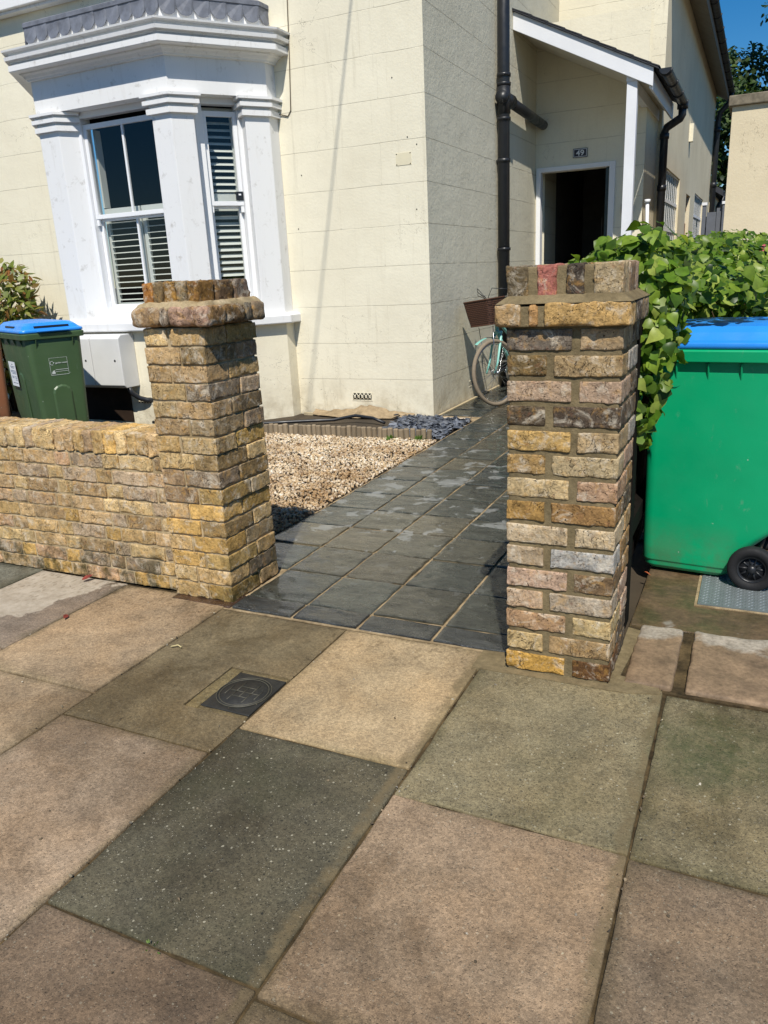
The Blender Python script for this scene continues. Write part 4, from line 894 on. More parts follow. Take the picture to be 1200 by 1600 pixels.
mb = MB(); mb.tube([(-1.08, 24.4, 2.95), (-1.2, 24.4, 2.7), (-1.2, 24.4, 0)], .08, 8); mb.build('downpipe', M['black'], P)
P = thing('garden_gate', 'grey boarded gate with white capped posts between house wing and garage', 'gate', (-.7, 20.0, 0))
gm = m_simple('grey_gate_paint', s(120, 124, 132, .7), .6, .3, .1)
mb = MB()
for i in range(6): mb.box(-1.22+i*.20, -1.03+i*.20, 20.0, 20.03, .1, 2.35+.08*(i % 2))
mb.build('board', gm, P)
for i, x in enumerate((-1.28, -.86, .0)):
    mb = MB(); mb.box(x-.04, x+.04, 19.92, 20.0, 0, 2.5); po = mb.build('post', gm, P); mb = MB(); mb.box(x-.055, x+.055, 19.90, 20.02, 2.5, 2.56); mb.build('cap', M['white_clean'], po)

# ------------------------------------------------------------------ gravel, chippings, edging
def ico():
    t = (1+5**.5)/2; V = np.array([(-1, t, 0), (1, t, 0), (-1, -t, 0), (1, -t, 0), (0, -1, t), (0, 1, t), (0, -1, -t), (0, 1, -t), (t, 0, -1), (t, 0, 1), (-t, 0, -1), (-t, 0, 1)], float)
    F = np.array([(0, 11, 5), (0, 5, 1), (0, 1, 7), (0, 7, 10), (0, 10, 11), (1, 5, 9), (5, 11, 4), (11, 10, 2), (10, 7, 6), (7, 1, 8), (3, 9, 4), (3, 4, 2), (3, 2, 6), (3, 6, 8), (3, 8, 9), (4, 9, 5), (2, 4, 11), (6, 2, 10), (8, 6, 7), (9, 8, 1)])
    return V/np.linalg.norm(V[0]), F
def rot_mats(n, flat=False):
    a = rng.uniform(0, 2*pi, n); b = rng.normal(0, .35 if flat else 1.5, n); c = rng.normal(0, .35 if flat else 1.5, n)
    def m(ax, t):
        Mx = np.zeros((len(t), 3, 3)); i, j = [k for k in range(3) if k != ax]; Mx[:, ax, ax] = 1
        Mx[:, i, i] = np.cos(t); Mx[:, j, j] = np.cos(t); Mx[:, i, j] = -np.sin(t); Mx[:, j, i] = np.sin(t); return Mx
    return m(2, a)@m(0, b)@m(1, c)
def scatter_stones(pts, size, aspect, flat=False, jit=.22):
    V0, F0 = ico(); n = len(pts); k = len(V0)
    V = V0[None]*(1+rng.normal(0, jit, (n, k, 1)).clip(-.45, .45)); V = V*aspect(n)[:, None, :]*size[:, None, None]
    V = np.einsum('nij,nkj->nki', rot_mats(n, flat), V)+pts[:, None, :]
    F = (F0[None]+(np.arange(n)*k)[:, None, None]).reshape(-1, 3); return V.reshape(-1, 3), F
n = 27000; X = rng.uniform(-4.6, -2.385, n); Y = 2.97+(6.02-2.97)*rng.random(n); z = -.004+.014*rng.random(n)+.012*fbm(np.stack([X, Y, 0*X], 1), 3, 2)
far = Y > 3.0
V, F = scatter_stones(np.stack([X, Y, z], 1), rng.uniform(.006, .0112, n), lambda n: np.stack([rng.uniform(.8, 1.4, n), rng.uniform(.7, 1.1, n), rng.uniform(.5, .85, n)], 1))
gm_ = m_island('gravel_stone', [s(226, 206, 170, .9), s(216, 188, 146, .88), s(240, 230, 208, .96), s(200, 170, 128, .8), s(238, 222, 192, .96), s(168, 136, 100, .75), s(246, 240, 226, .97)], .8, .4, 90, dirt=(.52, .40, .27, 1))
stuff(MB().add(V, F).build('gravel', gm_))
n = 2600; X = rng.uniform(-3.75, -2.40, n); Y = rng.uniform(6.08, 7.05, n)
keep = (X > -3.25+.25*(7.05-Y)+.25*rng.random(n)) & ((X < -2.46) | (Y < 7.0)) & ~((X > -2.72) & (Y > 6.98)); X, Y = X[keep], Y[keep]; n = len(X)
V, F = scatter_stones(np.stack([X, Y, .004+.022*rng.random(n)], 1), rng.uniform(.016, .036, n), lambda n: np.stack([rng.uniform(.9, 1.6, n), rng.uniform(.6, 1.1, n), rng.uniform(.10, .22, n)], 1), True, .2)
stuff(MB().add(V, F).build('slate_chippings', m_island('slate_chip', [s(96, 104, 118, .8), s(70, 78, 92, .7), s(130, 136, 146, .8), s(54, 60, 70, .7), s(112, 116, 122, .8)], .55, .3, 50, spec=.5)))
mb = MB(); rbox(mb, (-2.57, 7.03, .004), (.28, .05, .02), .006, .02, .006, 20)
struct(mb.build('threshold_strip', m_simple('pale_mortar_strip', s(220, 204, 180, .8), .9, .2, .2, 12, .5)))
# log roll edging
mb = MB(); x = -4.75
while x < -2.43:
    w = rng.uniform(.043, .052); h = .092+rng.uniform(-.010, .010); ln = rng.uniform(-.006, .006)
    y = 6.042-.05*(-2.43-x)/1.7+rng.uniform(-.003, .003)
    P_ = [(x+w/2*cos(a), y+w*.5*sin(a)) for a in np.linspace(0, 2*pi, 11)[:-1]]
    V = [(p[0], p[1], -.03) for p in P_]+[(p[0]+ln, p[1], h) for p in P_]+[(x+ln+(p[0]-x)*.8, y+(p[1]-y)*.8, h+.006) for p in P_]; k = 10
    mb.add(V, [(i, (i+1) % k, k+(i+1) % k, k+i) for i in range(k)]+[(k+i, k+(i+1) % k, 2*k+(i+1) % k, 2*k+i) for i in range(k)]+[tuple(range(2*k, 3*k))]); x += w+.003
g = G('grey_weathered_timber', .9, .2); c = g.co(); col = g.mix(g.noise(g.co(scale=(30, 30, 2)), 3, 5, .7), s(190, 172, 144, .78), s(130, 114, 92, .7)); rn = g.n('ShaderNodeNewGeometry').outputs['Random Per Island']
col = g.mix(1., col, g.ramp(rn, [(0, .75), (1, 1.2)]), 'MULTIPLY'); g.set(col, .9, g.bump(g.noise(g.co(scale=(60, 60, 4)), 3, 5), .6, .004))
tag(mb.build('log_roll_edging', g.m), 'low log roll edging of upright grey timber stakes between pale gravel and house', 'garden edging')
mb = MB(); mb.tube([(-5.6, 6.14, .03), (-4.9, 6.2, .02), (-4.35, 6.22, .045), (-3.98, 6.48, .035), (-3.72, 6.62, .03), (-3.5, 6.68, .07), (-3.3, 6.66, .055), (-3.16, 6.62, .02)], .016, 8)
tag(mb.build('garden_hose', M['black']), 'thin black hose lying along the foot of the cream wall', 'hose')

# ------------------------------------------------------------------ leaves
def leaf_cloud(P_, N_, size, shape='ivy', droop=.3, spin=None, curl=.25):
    """one folded leaf per point; P_ positions, N_ leaf normals"""
    n = len(P_)
    if shape == 'ivy': prof = [(0, 0), (.10, .30), (.34, .52), (.60, .40), (.80, .20), (1.0, 0)]
    elif shape == 'laurel': prof = [(0, 0), (.18, .13), (.45, .22), (.72, .17), (.9, .07), (1.0, 0)]
    else: prof = [(0, 0), (.4, .36), (.8, .24), (1.0, 0)]
    m = len(prof); loc = []
    for a, w in prof: loc.append((a, 0, -curl*a*a))
    for a, w in prof[1:-1]: loc.append((a-.06, w, .10*w/.5-curl*a*a))
    for a, w in prof[1:-1]: loc.append((a-.06, -w, .10*w/.5-curl*a*a))
    loc = np.array(loc); k = len(loc); F0 = []
    l = lambda i: m+i-1; r = lambda i: m+(m-2)+i-1
    tri = []; quad = []
    tri += [(0, 1, l(1)), (0, r(1), 1), (m-2, m-1, l(m-2)), (m-2, r(m-2), m-1)]
    for i in range(1, m-2): quad += [(i, i+1, l(i+1), l(i)), (i, r(i), r(i+1), i+1)]
    N_ = N_/np.linalg.norm(N_, axis=1, keepdims=True)
    d = rng.normal(0, 1, (n, 3)) if spin is None else spin+rng.normal(0, .35, (n, 3))
    d[:, 2] -= droop; d -= N_*(d*N_).sum(1, keepdims=True); d /= np.linalg.norm(d, axis=1, keepdims=True)+1e-9
    b = np.cross(N_, d); B = np.stack([d, b, N_], 2)
    wv = rng.uniform(.8, 1.15, n); L = loc[None]*np.stack([np.ones(n), wv, rng.uniform(.2, 1.8, n)], 1)[:, None, :]*size[:, None, None]
    V = np.einsum('nij,nkj->nki', B, L)+P_[:, None, :]
    o = (np.arange(n)*k)[:, None, None]
    return V.reshape(-1, 3), [(np.array(tri)[None]+o).reshape(-1, 3), (np.array(quad)[None]+o).reshape(-1, 4)]
def add_leaves(mb, *a, mat=0, **k):
    V, FF = leaf_cloud(*a, **k); mb.P.append((V, FF, mat, np.tile(np.array((1., 1, 1, 1)), (len(V), 1)), True))
def cloud(ellipsoids, n, shell=.75):
    """points spread near the surface of a union of lumpy ellipsoids, with outward normals"""
    Ps, Ns = [], []; W_ = np.array([(a*b+b*c+a*c) for (_, (a, b, c)) in ellipsoids]); W_ = W_/W_.sum()
    for (c, r), w in zip(ellipsoids, W_):
        m = int(n*w); d = rng.normal(0, 1, (m, 3)); d /= np.linalg.norm(d, axis=1, keepdims=True)
        lump = 1+.28*(fbm(d*2+np.array(c), 1.3, 3)-.5)*2
        rad = (shell+(1-shell)*rng.random(m)**.6)*lump; P_ = np.array(c)+d*rad[:, None]*np.array(r)
        Nn = d/np.array(r); Nn /= np.linalg.norm(Nn, axis=1, keepdims=True)
        inside = np.zeros(m, bool)
        for (c2, r2) in ellipsoids:
            if c2 is c: continue
            inside |= (((P_-np.array(c2))/np.array(r2))**2).sum(1) < .55
        Ps.append(P_[~inside]); Ns.append(Nn[~inside])
    return np.concatenate(Ps), np.concatenate(Ns)
IVY = m_leaf('ivy_leaf', [s(50, 80, 26, .75), s(104, 138, 40, .9), s(72, 106, 34, .8), s(140, 166, 58, .92), s(40, 68, 30, .7), s(116, 146, 50, .92), s(164, 176, 84, .92), s(84, 116, 38, .85)], .30, .34)
WOOD = m_simple('brown_stem', s(92, 76, 54, .6), .9, .2, .3, 30, .6)

P = thing('ivy_hedge', 'thick glossy green ivy hedge spilling over behind the new brick pier and the green bin', 'hedge', (-.3, 4.6, 0))
ell = [((-.70, 3.85, 1.30), (.20, .30, .20)), ((-.42, 3.18, 1.30), (.22, .24, .27)), ((-.30, 3.10, 1.10), (.15, .17, .30)), ((-.36, 3.06, .92), (.10, .13, .20)), ((-.52, 3.7, 1.22), (.30, .42, .30)), ((-.22, 3.75, 1.15), (.34, .40, .30)),
       ((-.62, 4.5, 1.22), (.36, .55, .34)), ((-.25, 4.6, 1.20), (.45, .60, .36)), ((-.55, 5.4, 1.18), (.42, .6, .38)), ((-.15, 5.5, 1.15), (.45, .6, .40)), ((-.45, 6.5, 1.2), (.45, .7, .42)), ((-.2, 7.4, 1.2), (.5, .7, .46)), ((.1, 4.3, 1.0), (.25, .5, .3)),
       ((-.4, 4.6, .6), (.38, 1.3, .6)), ((-.35, 6.4, .6), (.4, 1.3, .6))]
mb = MB(); pts, nn = cloud(ell, 34000, .58)
pts[:, 2] -= .030+.020*np.clip((pts[:, 1]-3.3)/.6, 0, 1)
ok = (pts[:, 2] > .03) & ~((pts[:, 1] < 5.2) & (pts[:, 2] < .84+.1*np.sin(pts[:, 0]*40))) & ~((pts[:, 1] < 2.86)) & ~((pts[:, 0] > -.27) & (pts[:, 1] < 4.15) & (pts[:, 2] < 1.22)) & ~((pts[:, 0] > -.24) & (pts[:, 1] < 3.3)); pts, nn = pts[ok], nn[ok]
up = nn+np.array((.25, -.55, .75))*rng.uniform(.3, 1.2, (len(nn), 1))+rng.normal(0, .42, nn.shape)
sz = rng.uniform(.026, .056, len(pts))*np.where((pts[:, 1] < 3.6) & (rng.random(len(pts)) < .4), 1.3, 1.); add_leaves(mb, pts, up, sz, shape='ivy', droop=.9, curl=.4)
mb.build('foliage', IVY, P)
for i in range(26):
    mb = MB(); a = pts[int(rng.integers(len(pts)))]
    if a[1] < 4.8 or len(mb.P): continue
    b = np.array((-.42+rng.normal(0, .08), a[1]+rng.normal(0, .12), .2)); mid = (a+b)/2+rng.normal(0, .06, 3); mb.tube([b, mid, a, a+rng.normal(0, .05, 3)], [.012, .008, .005, .002], 6); mb.build('stem', WOOD, P)
P = thing('fence', 'timber fence with shade painted in near black, hidden under the ivy beside the slate path', 'fence', (-.45, 5.5, 0))
mb = MB(); y = 2.92
while y < 8.4: mb.box(-.475+.004*rng.random(), -.455, y, y+.14, .02, 1.22+.01*rng.random()); y += .146
dk = m_simple('shade_dark_timber', s(34, 30, 26, .55), .95, .1, .3, 12, .5, 60); mb.build('board', dk, P)  # near-black colour paints in the shade between pier and bin
mb = MB(); mb.box(-.455, -.41, 2.92, 8.4, .25, .33).box(-.455, -.41, 2.92, 8.4, .9, .98); mb.build('rail', dk, P)
for y in (2.95, 4.75, 6.55, 8.35): mb = MB(); mb.box(-.455, -.37, y-.045, y+.045, 0, 1.28); mb.build('post', dk, P, bevel=.004)

# rose bush
P = thing('rose_bush', 'dark leaved rose bush with small pink flowers at the right end of the ivy hedge', 'shrub', (.25, 5.4, 0))
ell = [((.12, 5.35, 1.05), (.28, .35, .34)), ((.5, 5.5, 1.0), (.4, .4, .36)), ((.35, 5.2, .55), (.45, .45, .5)), ((1.0, 5.6, .95), (.45, .4, .4)), ((.0, 5.3, 1.25), (.10, .14, .14))]
mb = MB(); pts, nn = cloud(ell, 3000, .5); add_leaves(mb, pts, nn+np.array((.2, -.5, .7))*.7+rng.normal(0, .5, nn.shape), rng.uniform(.022, .045, len(pts)), shape='laurel', droop=.2)
mb.build('foliage', m_leaf('rose_leaf', [s(48, 70, 36, .7), s(84, 100, 54, .75), s(60, 82, 50, .7), s(104, 116, 70, .75)], .4, .2), P)
mb = MB()
for i in range(14): mb.tube([(.3+rng.normal(0, .1), 5.4+rng.normal(0, .08), 0), (.3+rng.normal(0, .3), 5.4+rng.normal(0, .2), .6), (.35+rng.normal(0, .45), 5.4+rng.normal(0, .2), 1.2)], [.01, .007, .003], 6)
mb.build('stem', WOOD, P)
pk = m_simple('pink_petal', s(214, 110, 124, .85), .7, .2, .15, 60)
for (x, y, z) in ((-.015, 5.28, 1.43), (.13, 5.05, 1.27), (.52, 5.2, 1.36), (.9, 5.3, 1.30)):
    mb = MB(); k = 26; d = rng.normal(0, 1, (k, 3)); d[:, 2] = np.abs(d[:, 2]); d /= np.linalg.norm(d, axis=1, keepdims=True)
    add_leaves(mb, np.array((x, y, z))+d*.014, d, np.full(k, .028), shape='x', droop=0, curl=-.3); mb.build('flower', pk, P)

# photinia left
P = thing('photinia_shrub', 'leafy shrub with reddish young leaves behind the blue lidded olive bin', 'shrub', (-8.0, 6.6, 0))
ell = [((-8.15, 6.55, 1.32), (.48, .36, .42)), ((-7.85, 6.6, 1.42), (.28, .26, .26)), ((-8.7, 6.5, 1.2), (.5, .4, .5)), ((-8.2, 6.55, .7), (.5, .38, .5)), ((-7.75, 6.55, 1.12), (.24, .26, .30))]
mb = MB(); pts, nn = cloud(ell, 2600, .45); up = nn*.8+np.array((.2, -.5, .6))+rng.normal(0, .5, nn.shape)
sp = nn+np.array((0, 0, .9)); add_leaves(mb, pts, up, rng.uniform(.085, .14, len(pts)), shape='laurel', droop=-.3, spin=sp)
mb.build('foliage', m_leaf('photinia_leaf', [s(96, 112, 44, .8), s(128, 140, 62, .85), s(150, 96, 56, .8), s(84, 104, 42, .8), s(160, 156, 88, .85), s(110, 126, 52, .8)], .35, .28), P)
mb = MB()
for i in range(12): mb.tube([(-8.1+rng.normal(0, .05), 6.55, 0), (-8.1+rng.normal(0, .12), 6.55+rng.normal(0, .08), .6), (-8.1+rng.normal(0, .16), 6.55+rng.normal(0, .1), 1.2)], [.018, .011, .004], 6)
mb.build('stem', WOOD, P)

# trees behind
def tree(label, base, H_, ell, n, leaf, size):
    P = thing('tree', label, 'tree', (*base, 0), 0, None)
    mb = MB(); mb.tube([(*base, -.1), (base[0]+.1, base[1], H_*.3), (base[0]-.1, base[1], H_*.62), (base[0], base[1], H_*.85)], [.26, .20, .13, .05], 10)
    for c, r in ell:
        st = np.array((base[0], base[1], H_*rng.uniform(.28, .55))); mb.tube([st, (st+np.array(c))/2+rng.normal(0, .2, 3), np.array(c)+rng.normal(0, .2, 3)], [.10, .06, .02], 7)
    mb.build('trunk', WOOD, P)
    mb = MB(); pts, nn = cloud(ell, n, .35); cl = fbm(pts, .9, 3); kp = cl > .34; pts, nn = pts[kp], nn[kp]
    add_leaves(mb, pts, nn*.6+np.array((.1, -.3, .7))+rng.normal(0, .6, nn.shape), rng.uniform(size*.7, size*1.3, len(pts)), shape='x', droop=.4); mb.build('crown', leaf, P)
TL = m_leaf('tree_leaf', [s(44, 66, 34, .7), s(70, 94, 44, .75), s(54, 78, 38, .7), s(94, 116, 58, .8)], .45, .25)
e1 = [((-2.1+1.0*(k % 4)+rng.normal(0, .25), 31+rng.normal(0, .8), 2.2+.85*(k//4)*1.0+rng.normal(0, .3)), (1.25, 1.3, .95)) for k in range(26)]
e1 = [e for e in e1 if not (e[0][2] > 6.4 and e[0][0] > -1.1)]
tree('dense dark green tree seen between the long house wing and the cream garage', (-.6, 31.5), 7.5, e1, 30000, TL, .17)
e2 = [((1.1+rng.normal(0, .8), 30+rng.normal(0, .6), 7.9+rng.normal(0, 1.0)), (.9, .9, .7)) for k in range(9)]+[((1.9+k*.9, 30.4, 6.2+rng.normal(0, .6)), (1.2, 1.2, 1.2)) for k in range(5)]+[((.2+k*.9, 30.2, 5.3), (.9, .9, .7)) for k in range(5)]
tree('taller airy tree rising against the blue sky above the garage roof coping', (2.2, 30.5), 9, e2, 22000, TL, .17)

# ------------------------------------------------------------------ wheelie bins
def rrect(hx, hy, r, n=5):
    P_ = []
    for cx, cy, a0 in ((hx-r, hy-r, 0), (-hx+r, hy-r, 90), (-hx+r, -hy+r, 180), (hx-r, -hy+r, 270)):
        for k in range(n+1): a = R(a0+90*k/n); P_.append((cx+r*cos(a), cy+r*sin(a)))
    return P_
def loft(mb, secs, mat=0, cap0=True, cap1=True, col=(1, 1, 1, 1), smooth=False):
    n = len(secs[0]); V = [p for s_ in secs for p in s_]; F = [(i*n+k, i*n+(k+1) % n, (i+1)*n+(k+1) % n, (i+1)*n+k) for i in range(len(secs)-1) for k in range(n)]
    if cap0: F.append(tuple(range(n))[::-1])
    if cap1: F.append(tuple(range((len(secs)-1)*n, len(secs)*n)))
    mb.add(V, F, mat, col, smooth)
def plastic(name, c, rough=.42): 
    g = G(name, rough, .45); co_ = g.co(); col = g.mix(1., c, g.ramp(g.noise(co_, 2.5, 4), [(.3, .9), (.7, 1.1)]), 'MULTIPLY')
    sc = g.noise(g.co(scale=(1, 1, .35)), 26, 6, .75, .5); col = g.mix(g.rng(sc, .62, .72, 0, .22), col, s(176, 186, 176, .7))
    lo = g.math('MULTIPLY', g.rng(g.sep(co_)[2], .28, .02, 0, 1), g.rng(g.noise(co_, 7, 5, .7), .40, .62, 0, .55)); col = g.mix(lo, col, s(120, 108, 84, .6))
    spk = g.math('MULTIPLY', g.rng(g.vor(co_, 13), .04, .055, 1, 0), g.rng(g.noise(co_, 5, 2), .52, .55, 0, .7)); col = g.mix(spk, col, s(206, 214, 204, .8))
    return g.set(col, g.rng(g.noise(co_, 8, 5), .3, .7, rough-.07, rough+.16), g.bump(g.noise(co_, 160, 3), .12, .002))
RUB = m_simple('black_tyre_rubber', s(40, 40, 42, .75), .7, .3, .12, 20, .2)
def wheelie(label, loc, rz, body, lid, group=None, L=.73, Wd=.58, wheels=True, wx=None, panels=True):
    """local x: front(-) to wheels(+), y: width"""
    P = thing('wheelie_bin', label, 'wheelie bin', loc, rz, group)
    hb, ht = L/2, L/2
    wx = hb-.105 if wx is None else wx; e = wx+.105-hb
    def sec(z, x0, x1, hy, r=.05): return [(x+(x0+x1)/2, y, z) for x, y in rrect((x1-x0)/2, hy, r)]
    mb = MB(); xe = ht-.04
    hy = lambda z: Wd/2-.060+.046*z/.985
    secs = [sec(.018, -hb+.03, e+hb-.215, hy(0)-.015), sec(.035, -hb+.012, e+hb-.20, hy(0)-.001), sec(.055, -hb+.010, e+hb-.195, hy(0)), sec(.062, -hb+.004, e+hb-.19, hy(.06)+.003), sec(.13, -hb+.003, e+hb-.16, hy(.13)), sec(.21, -hb+.002, min(e+hb-.08, hb-.04), hy(.21)), sec(.29, -hb+.002, hb-.03, hy(.29)), sec(.6, -hb, hb-.02, hy(.6)), sec(.93, -hb, hb-.015, hy(.93)), sec(.985, -hb, hb-.01, hy(.985))]
    loft(mb, secs, smooth=True)
    if panels:
        for q in (-.06,):   # raised arched side panels
            for sgn in (-1, 1):
                pts = [(q-.07, .10), (q+.07, .10), (q+.08, .62)]+[(q+.08*cos(a), .62+.06*sin(a)) for a in np.linspace(0, pi, 7)][1:-1]+[(q-.08, .62)]
                V = []; n_ = len(pts)
                for dd, k in ((.012, 1.), (.0, .86)):
                    for x, z in pts: V.append((q+(x-q)*k, sgn*(Wd/2-.05+.034*z+ (.0 if dd else .006)), .36+(z-.36)*(k if k == 1 else .94)))
                mb.add(V, [tuple(range(n_, 2*n_))]+[(i, (i+1) % n_, n_+(i+1) % n_, n_+i) for i in range(n_)])
        V = []; pts = [(-.085, .08), (.085, .08), (.085, .50)]+[(.085*cos(a), .50+.07*sin(a)) for a in np.linspace(0, pi, 7)][1:-1]+[(-.085, .50)]; n_ = len(pts)
        for k, dx in ((1., -.002), (.84, -.014)):
            for y, z in pts: V.append((-hb+dx, y*k, .30+(z-.30)*(1 if k == 1 else .95)))
        mb.add(V, [tuple(range(n_, 2*n_))]+[(i, (i+1) % n_, n_+(i+1) % n_, n_+i) for i in range(n_)])
    b = mb.build('body', body, P, local=True, bevel=.004)
    mb = MB(); o = .022
    loft(mb, [sec(.980, -ht, ht, Wd/2-.02), sec(.983, -ht-o, ht+o, Wd/2+o-.006), sec(1.028, -ht-o-.004, ht+o+.004, Wd/2+o-.002), sec(1.034, -ht-o+.006, ht+o-.006, Wd/2+o-.012)])
    for k in np.linspace(-ht+.12, ht-.12, 4):
        for sgn in (-1, 1):
            y0 = sgn*(Wd/2-.02); mb.add([(k-.004, y0, .90), (k+.004, y0, .90), (k+.004, y0, .985), (k-.004, y0, .985), (k-.004, y0+sgn*.026, .975), (k+.004, y0+sgn*.026, .975)], [(0, 1, 2, 3), (0, 4, 5, 1), (0, 3, 4), (1, 5, 2), (3, 2, 5, 4)])
    for k in (-.16, .16): mb.add([(-ht, k-.004, .90), (-ht, k+.004, .90), (-ht, k+.004, .985), (-ht, k-.004, .985), (-ht-.024, k-.004, .975), (-ht-.024, k+.004, .975)], [(0, 1, 2, 3), (0, 4, 5, 1), (0, 3, 4), (1, 5, 2), (3, 2, 5, 4)])
    mb.build('rim', body, P, local=True, bevel=.003)
    mb = MB(); a = .012
    loft(mb, [sec(1.036, -ht-a, ht+a, Wd/2+a), sec(1.046, -ht-a-.006, ht+a, Wd/2+a+.006), sec(1.062, -ht-a-.004, ht+a, Wd/2+a+.003), sec(1.070, -ht+.002, ht, Wd/2-.004), sec(1.100, -ht+.030, ht-.02, Wd/2-.030, .06), sec(1.122, -ht+.06, ht-.02, Wd/2-.06, .07), sec(1.130, -ht+.12, ht-.05, Wd/2-.12, .07), sec(1.134, -ht+.2, ht-.1, Wd/2-.2, .06)], smooth=False)
    mb.box(-ht-.05, -ht-.012, -.14, .14, 1.045, 1.058)
    ld = mb.build('lid', lid, P, local=True, bevel=.005)
    for q in () if not panels else ((-ht+.004, -ht+.030, -.15, .15), (-.16, .12, -Wd/2+.010, -Wd/2+.022), (-.16, .12, Wd/2-.022, Wd/2-.010)): MB().box(*q, 1.080, 1.096).build('grip_recess', M['black'], ld, local=True)
    mb = MB(); mb.tube([(ht+.045, -Wd/2+.03, 1.05), (ht+.045, Wd/2-.03, 1.05)], .016, 12)
    for y in (-.2, 0, .2): mb.box(ht-.0, ht+.05, y-.015, y+.015, 1.035, 1.06)
    mb.build('handle', body, P, local=True)
    if wheels:
        xw, r = wx, .10
        mb = MB(); mb.tube([(xw, -Wd/2+.02, r), (xw, Wd/2-.02, r)], .011, 10); mb.build('axle', M['black'], P, local=True)
        for sgn in (-1, 1):
            yc = sgn*(Wd/2-.005)
            mb = MB(); mb.lathe([(.060, -.022), (.088, -.026), (.098, -.018), (.1, -.006), (.1, .006), (.098, .018), (.088, .026), (.060, .022)], (xw, yc, r), (0, 1, 0), 36, closed=True)
            wh = mb.build('wheel', RUB, P, local=True)
            mb = MB(); mb.lathe([(.052, -.016), (.062, -.020), (.063, .020), (.052, .016)], (xw, yc, r), (0, 1, 0), 32, closed=True)
            mb.lathe([(.0001, .024), (.016, .023), (.019, .012), (.019, -.012), (.016, -.023), (.0001, -.024)], (xw, yc, r), (0, 1, 0), 20)
            for k in range(10):
                a = 2*pi*k/10; ca, sa = cos(a), sin(a)
                mb.tube([(xw+.012*ca, yc, r+.012*sa), (xw+.058*ca, yc, r+.058*sa)], .0052, 6)
            mb.lathe([(.0001, -.002), (.054, -.002), (.054, .002), (.0001, .002)], (xw, yc, r), (0, 1, 0), 24, mat=0)
            mb.build('rim', M['black'], wh, local=True)
    return P
wheelie('bright green wheelie bin with blue lid and spoked black wheel beside the new pier', (-.072, 3.771, 0), R(-6.0), plastic('bright_green_plastic', s(0, 168, 112, .9)), plastic('blue_lid_plastic', s(44, 142, 236, .95), .30), L=.62, Wd=.58, wx=.175, panels=False)

OB = wheelie('olive green wheelie bin with blue lid and white sticker behind the low wall', (-6.09, 5.32, 0), R(154.3), plastic('olive_green_plastic', s(70, 94, 60, .9)), bpy.data.materials['blue_lid_plastic'], L=.88, Wd=.52)
yb = lambda z: .52/2-.026+.032*max(0, z-.3)
mb = MB(); mb.add([(.02, yb(.54)+.004, .54), (.24, yb(.54)+.004, .54), (.24, yb(.77)+.004, .77), (.02, yb(.77)+.004, .77)], [(0, 1, 2, 3)])
STK = mb.build('sticker', M['white_clean'], OB, local=True)
mb = MB()
for i, (z, a, b) in enumerate([(.745, .10, .15), (.725, .05, .20), (.712, .07, .18), (.685, .04, .21), (.672, .04, .21), (.659, .04, .17), (.63, .04, .11), (.63, .13, .21), (.617, .04, .10), (.617, .13, .20), (.60, .04, .10), (.57, .04, .20)]):
    mb.add([(a, yb(z)+.0045, z-.003), (b, yb(z)+.0045, z-.003), (b, yb(z)+.0045, z+.003), (a, yb(z)+.0045, z+.003)], [(0, 1, 2, 3)])
mb.build('small_print', m_simple('grey_print', s(120, 130, 150, .8)), STK, local=True)
PR = m_simple('white_print', s(200, 206, 200, .85), .6, .3, .05)
XB = -.4435
mb = MB()
def prt(y0, y1, z0, z1): mb.add([(XB, y0, z0), (XB, y1, z0), (XB, y1, z1), (XB, y0, z1)], [(0, 1, 2, 3)])
prt(.075, -.085, .656, .6595); prt(.075, .0725, .656, .81); prt(-.085, -.0825, .656, .81); prt(.075, -.085, .809, .811); prt(.03, -.082, .702, .706); prt(.03, -.082, .686, .689)
for k in range(7): a = R(60+35*k); a2 = R(60+35*k+30); r0, r1 = .014, .019; c_ = (.052, .765); mb.add([(XB, c_[0]-r0*cos(a), c_[1]+r0*sin(a)), (XB, c_[0]-r1*cos(a), c_[1]+r1*sin(a)), (XB, c_[0]-r1*cos(a2), c_[1]+r1*sin(a2)), (XB, c_[0]-r0*cos(a2), c_[1]+r0*sin(a2))], [(0, 1, 2, 3)])
mb.add([(XB, .040, .757), (XB, .030, .768), (XB, .044, .775)], [(0, 1, 2)])
mb.add([(XB, .066, .668), (XB, .036, .668), (XB, .034, .684), (XB, .040, .690), (XB, .034, .700), (XB, .050, .698), (XB, .062, .686)], [(0, 1, 2, 3, 4, 5, 6)])
mb.build('printed_panel', PR, OB, local=True)
text_mesh('garden waste', .020, (XB-.001, -.030, .764), (R(90), 0, R(-90)), 'local_lettering', PR, OB, .0004)
wheelie('brown wheelie bin just entering the picture left of the olive bin', (-7.85, 5.95, 0), R(150), plastic('brown_plastic', s(150, 100, 70, .85)), plastic('brown_lid_plastic', s(120, 78, 56, .85)), L=.60, Wd=.52)

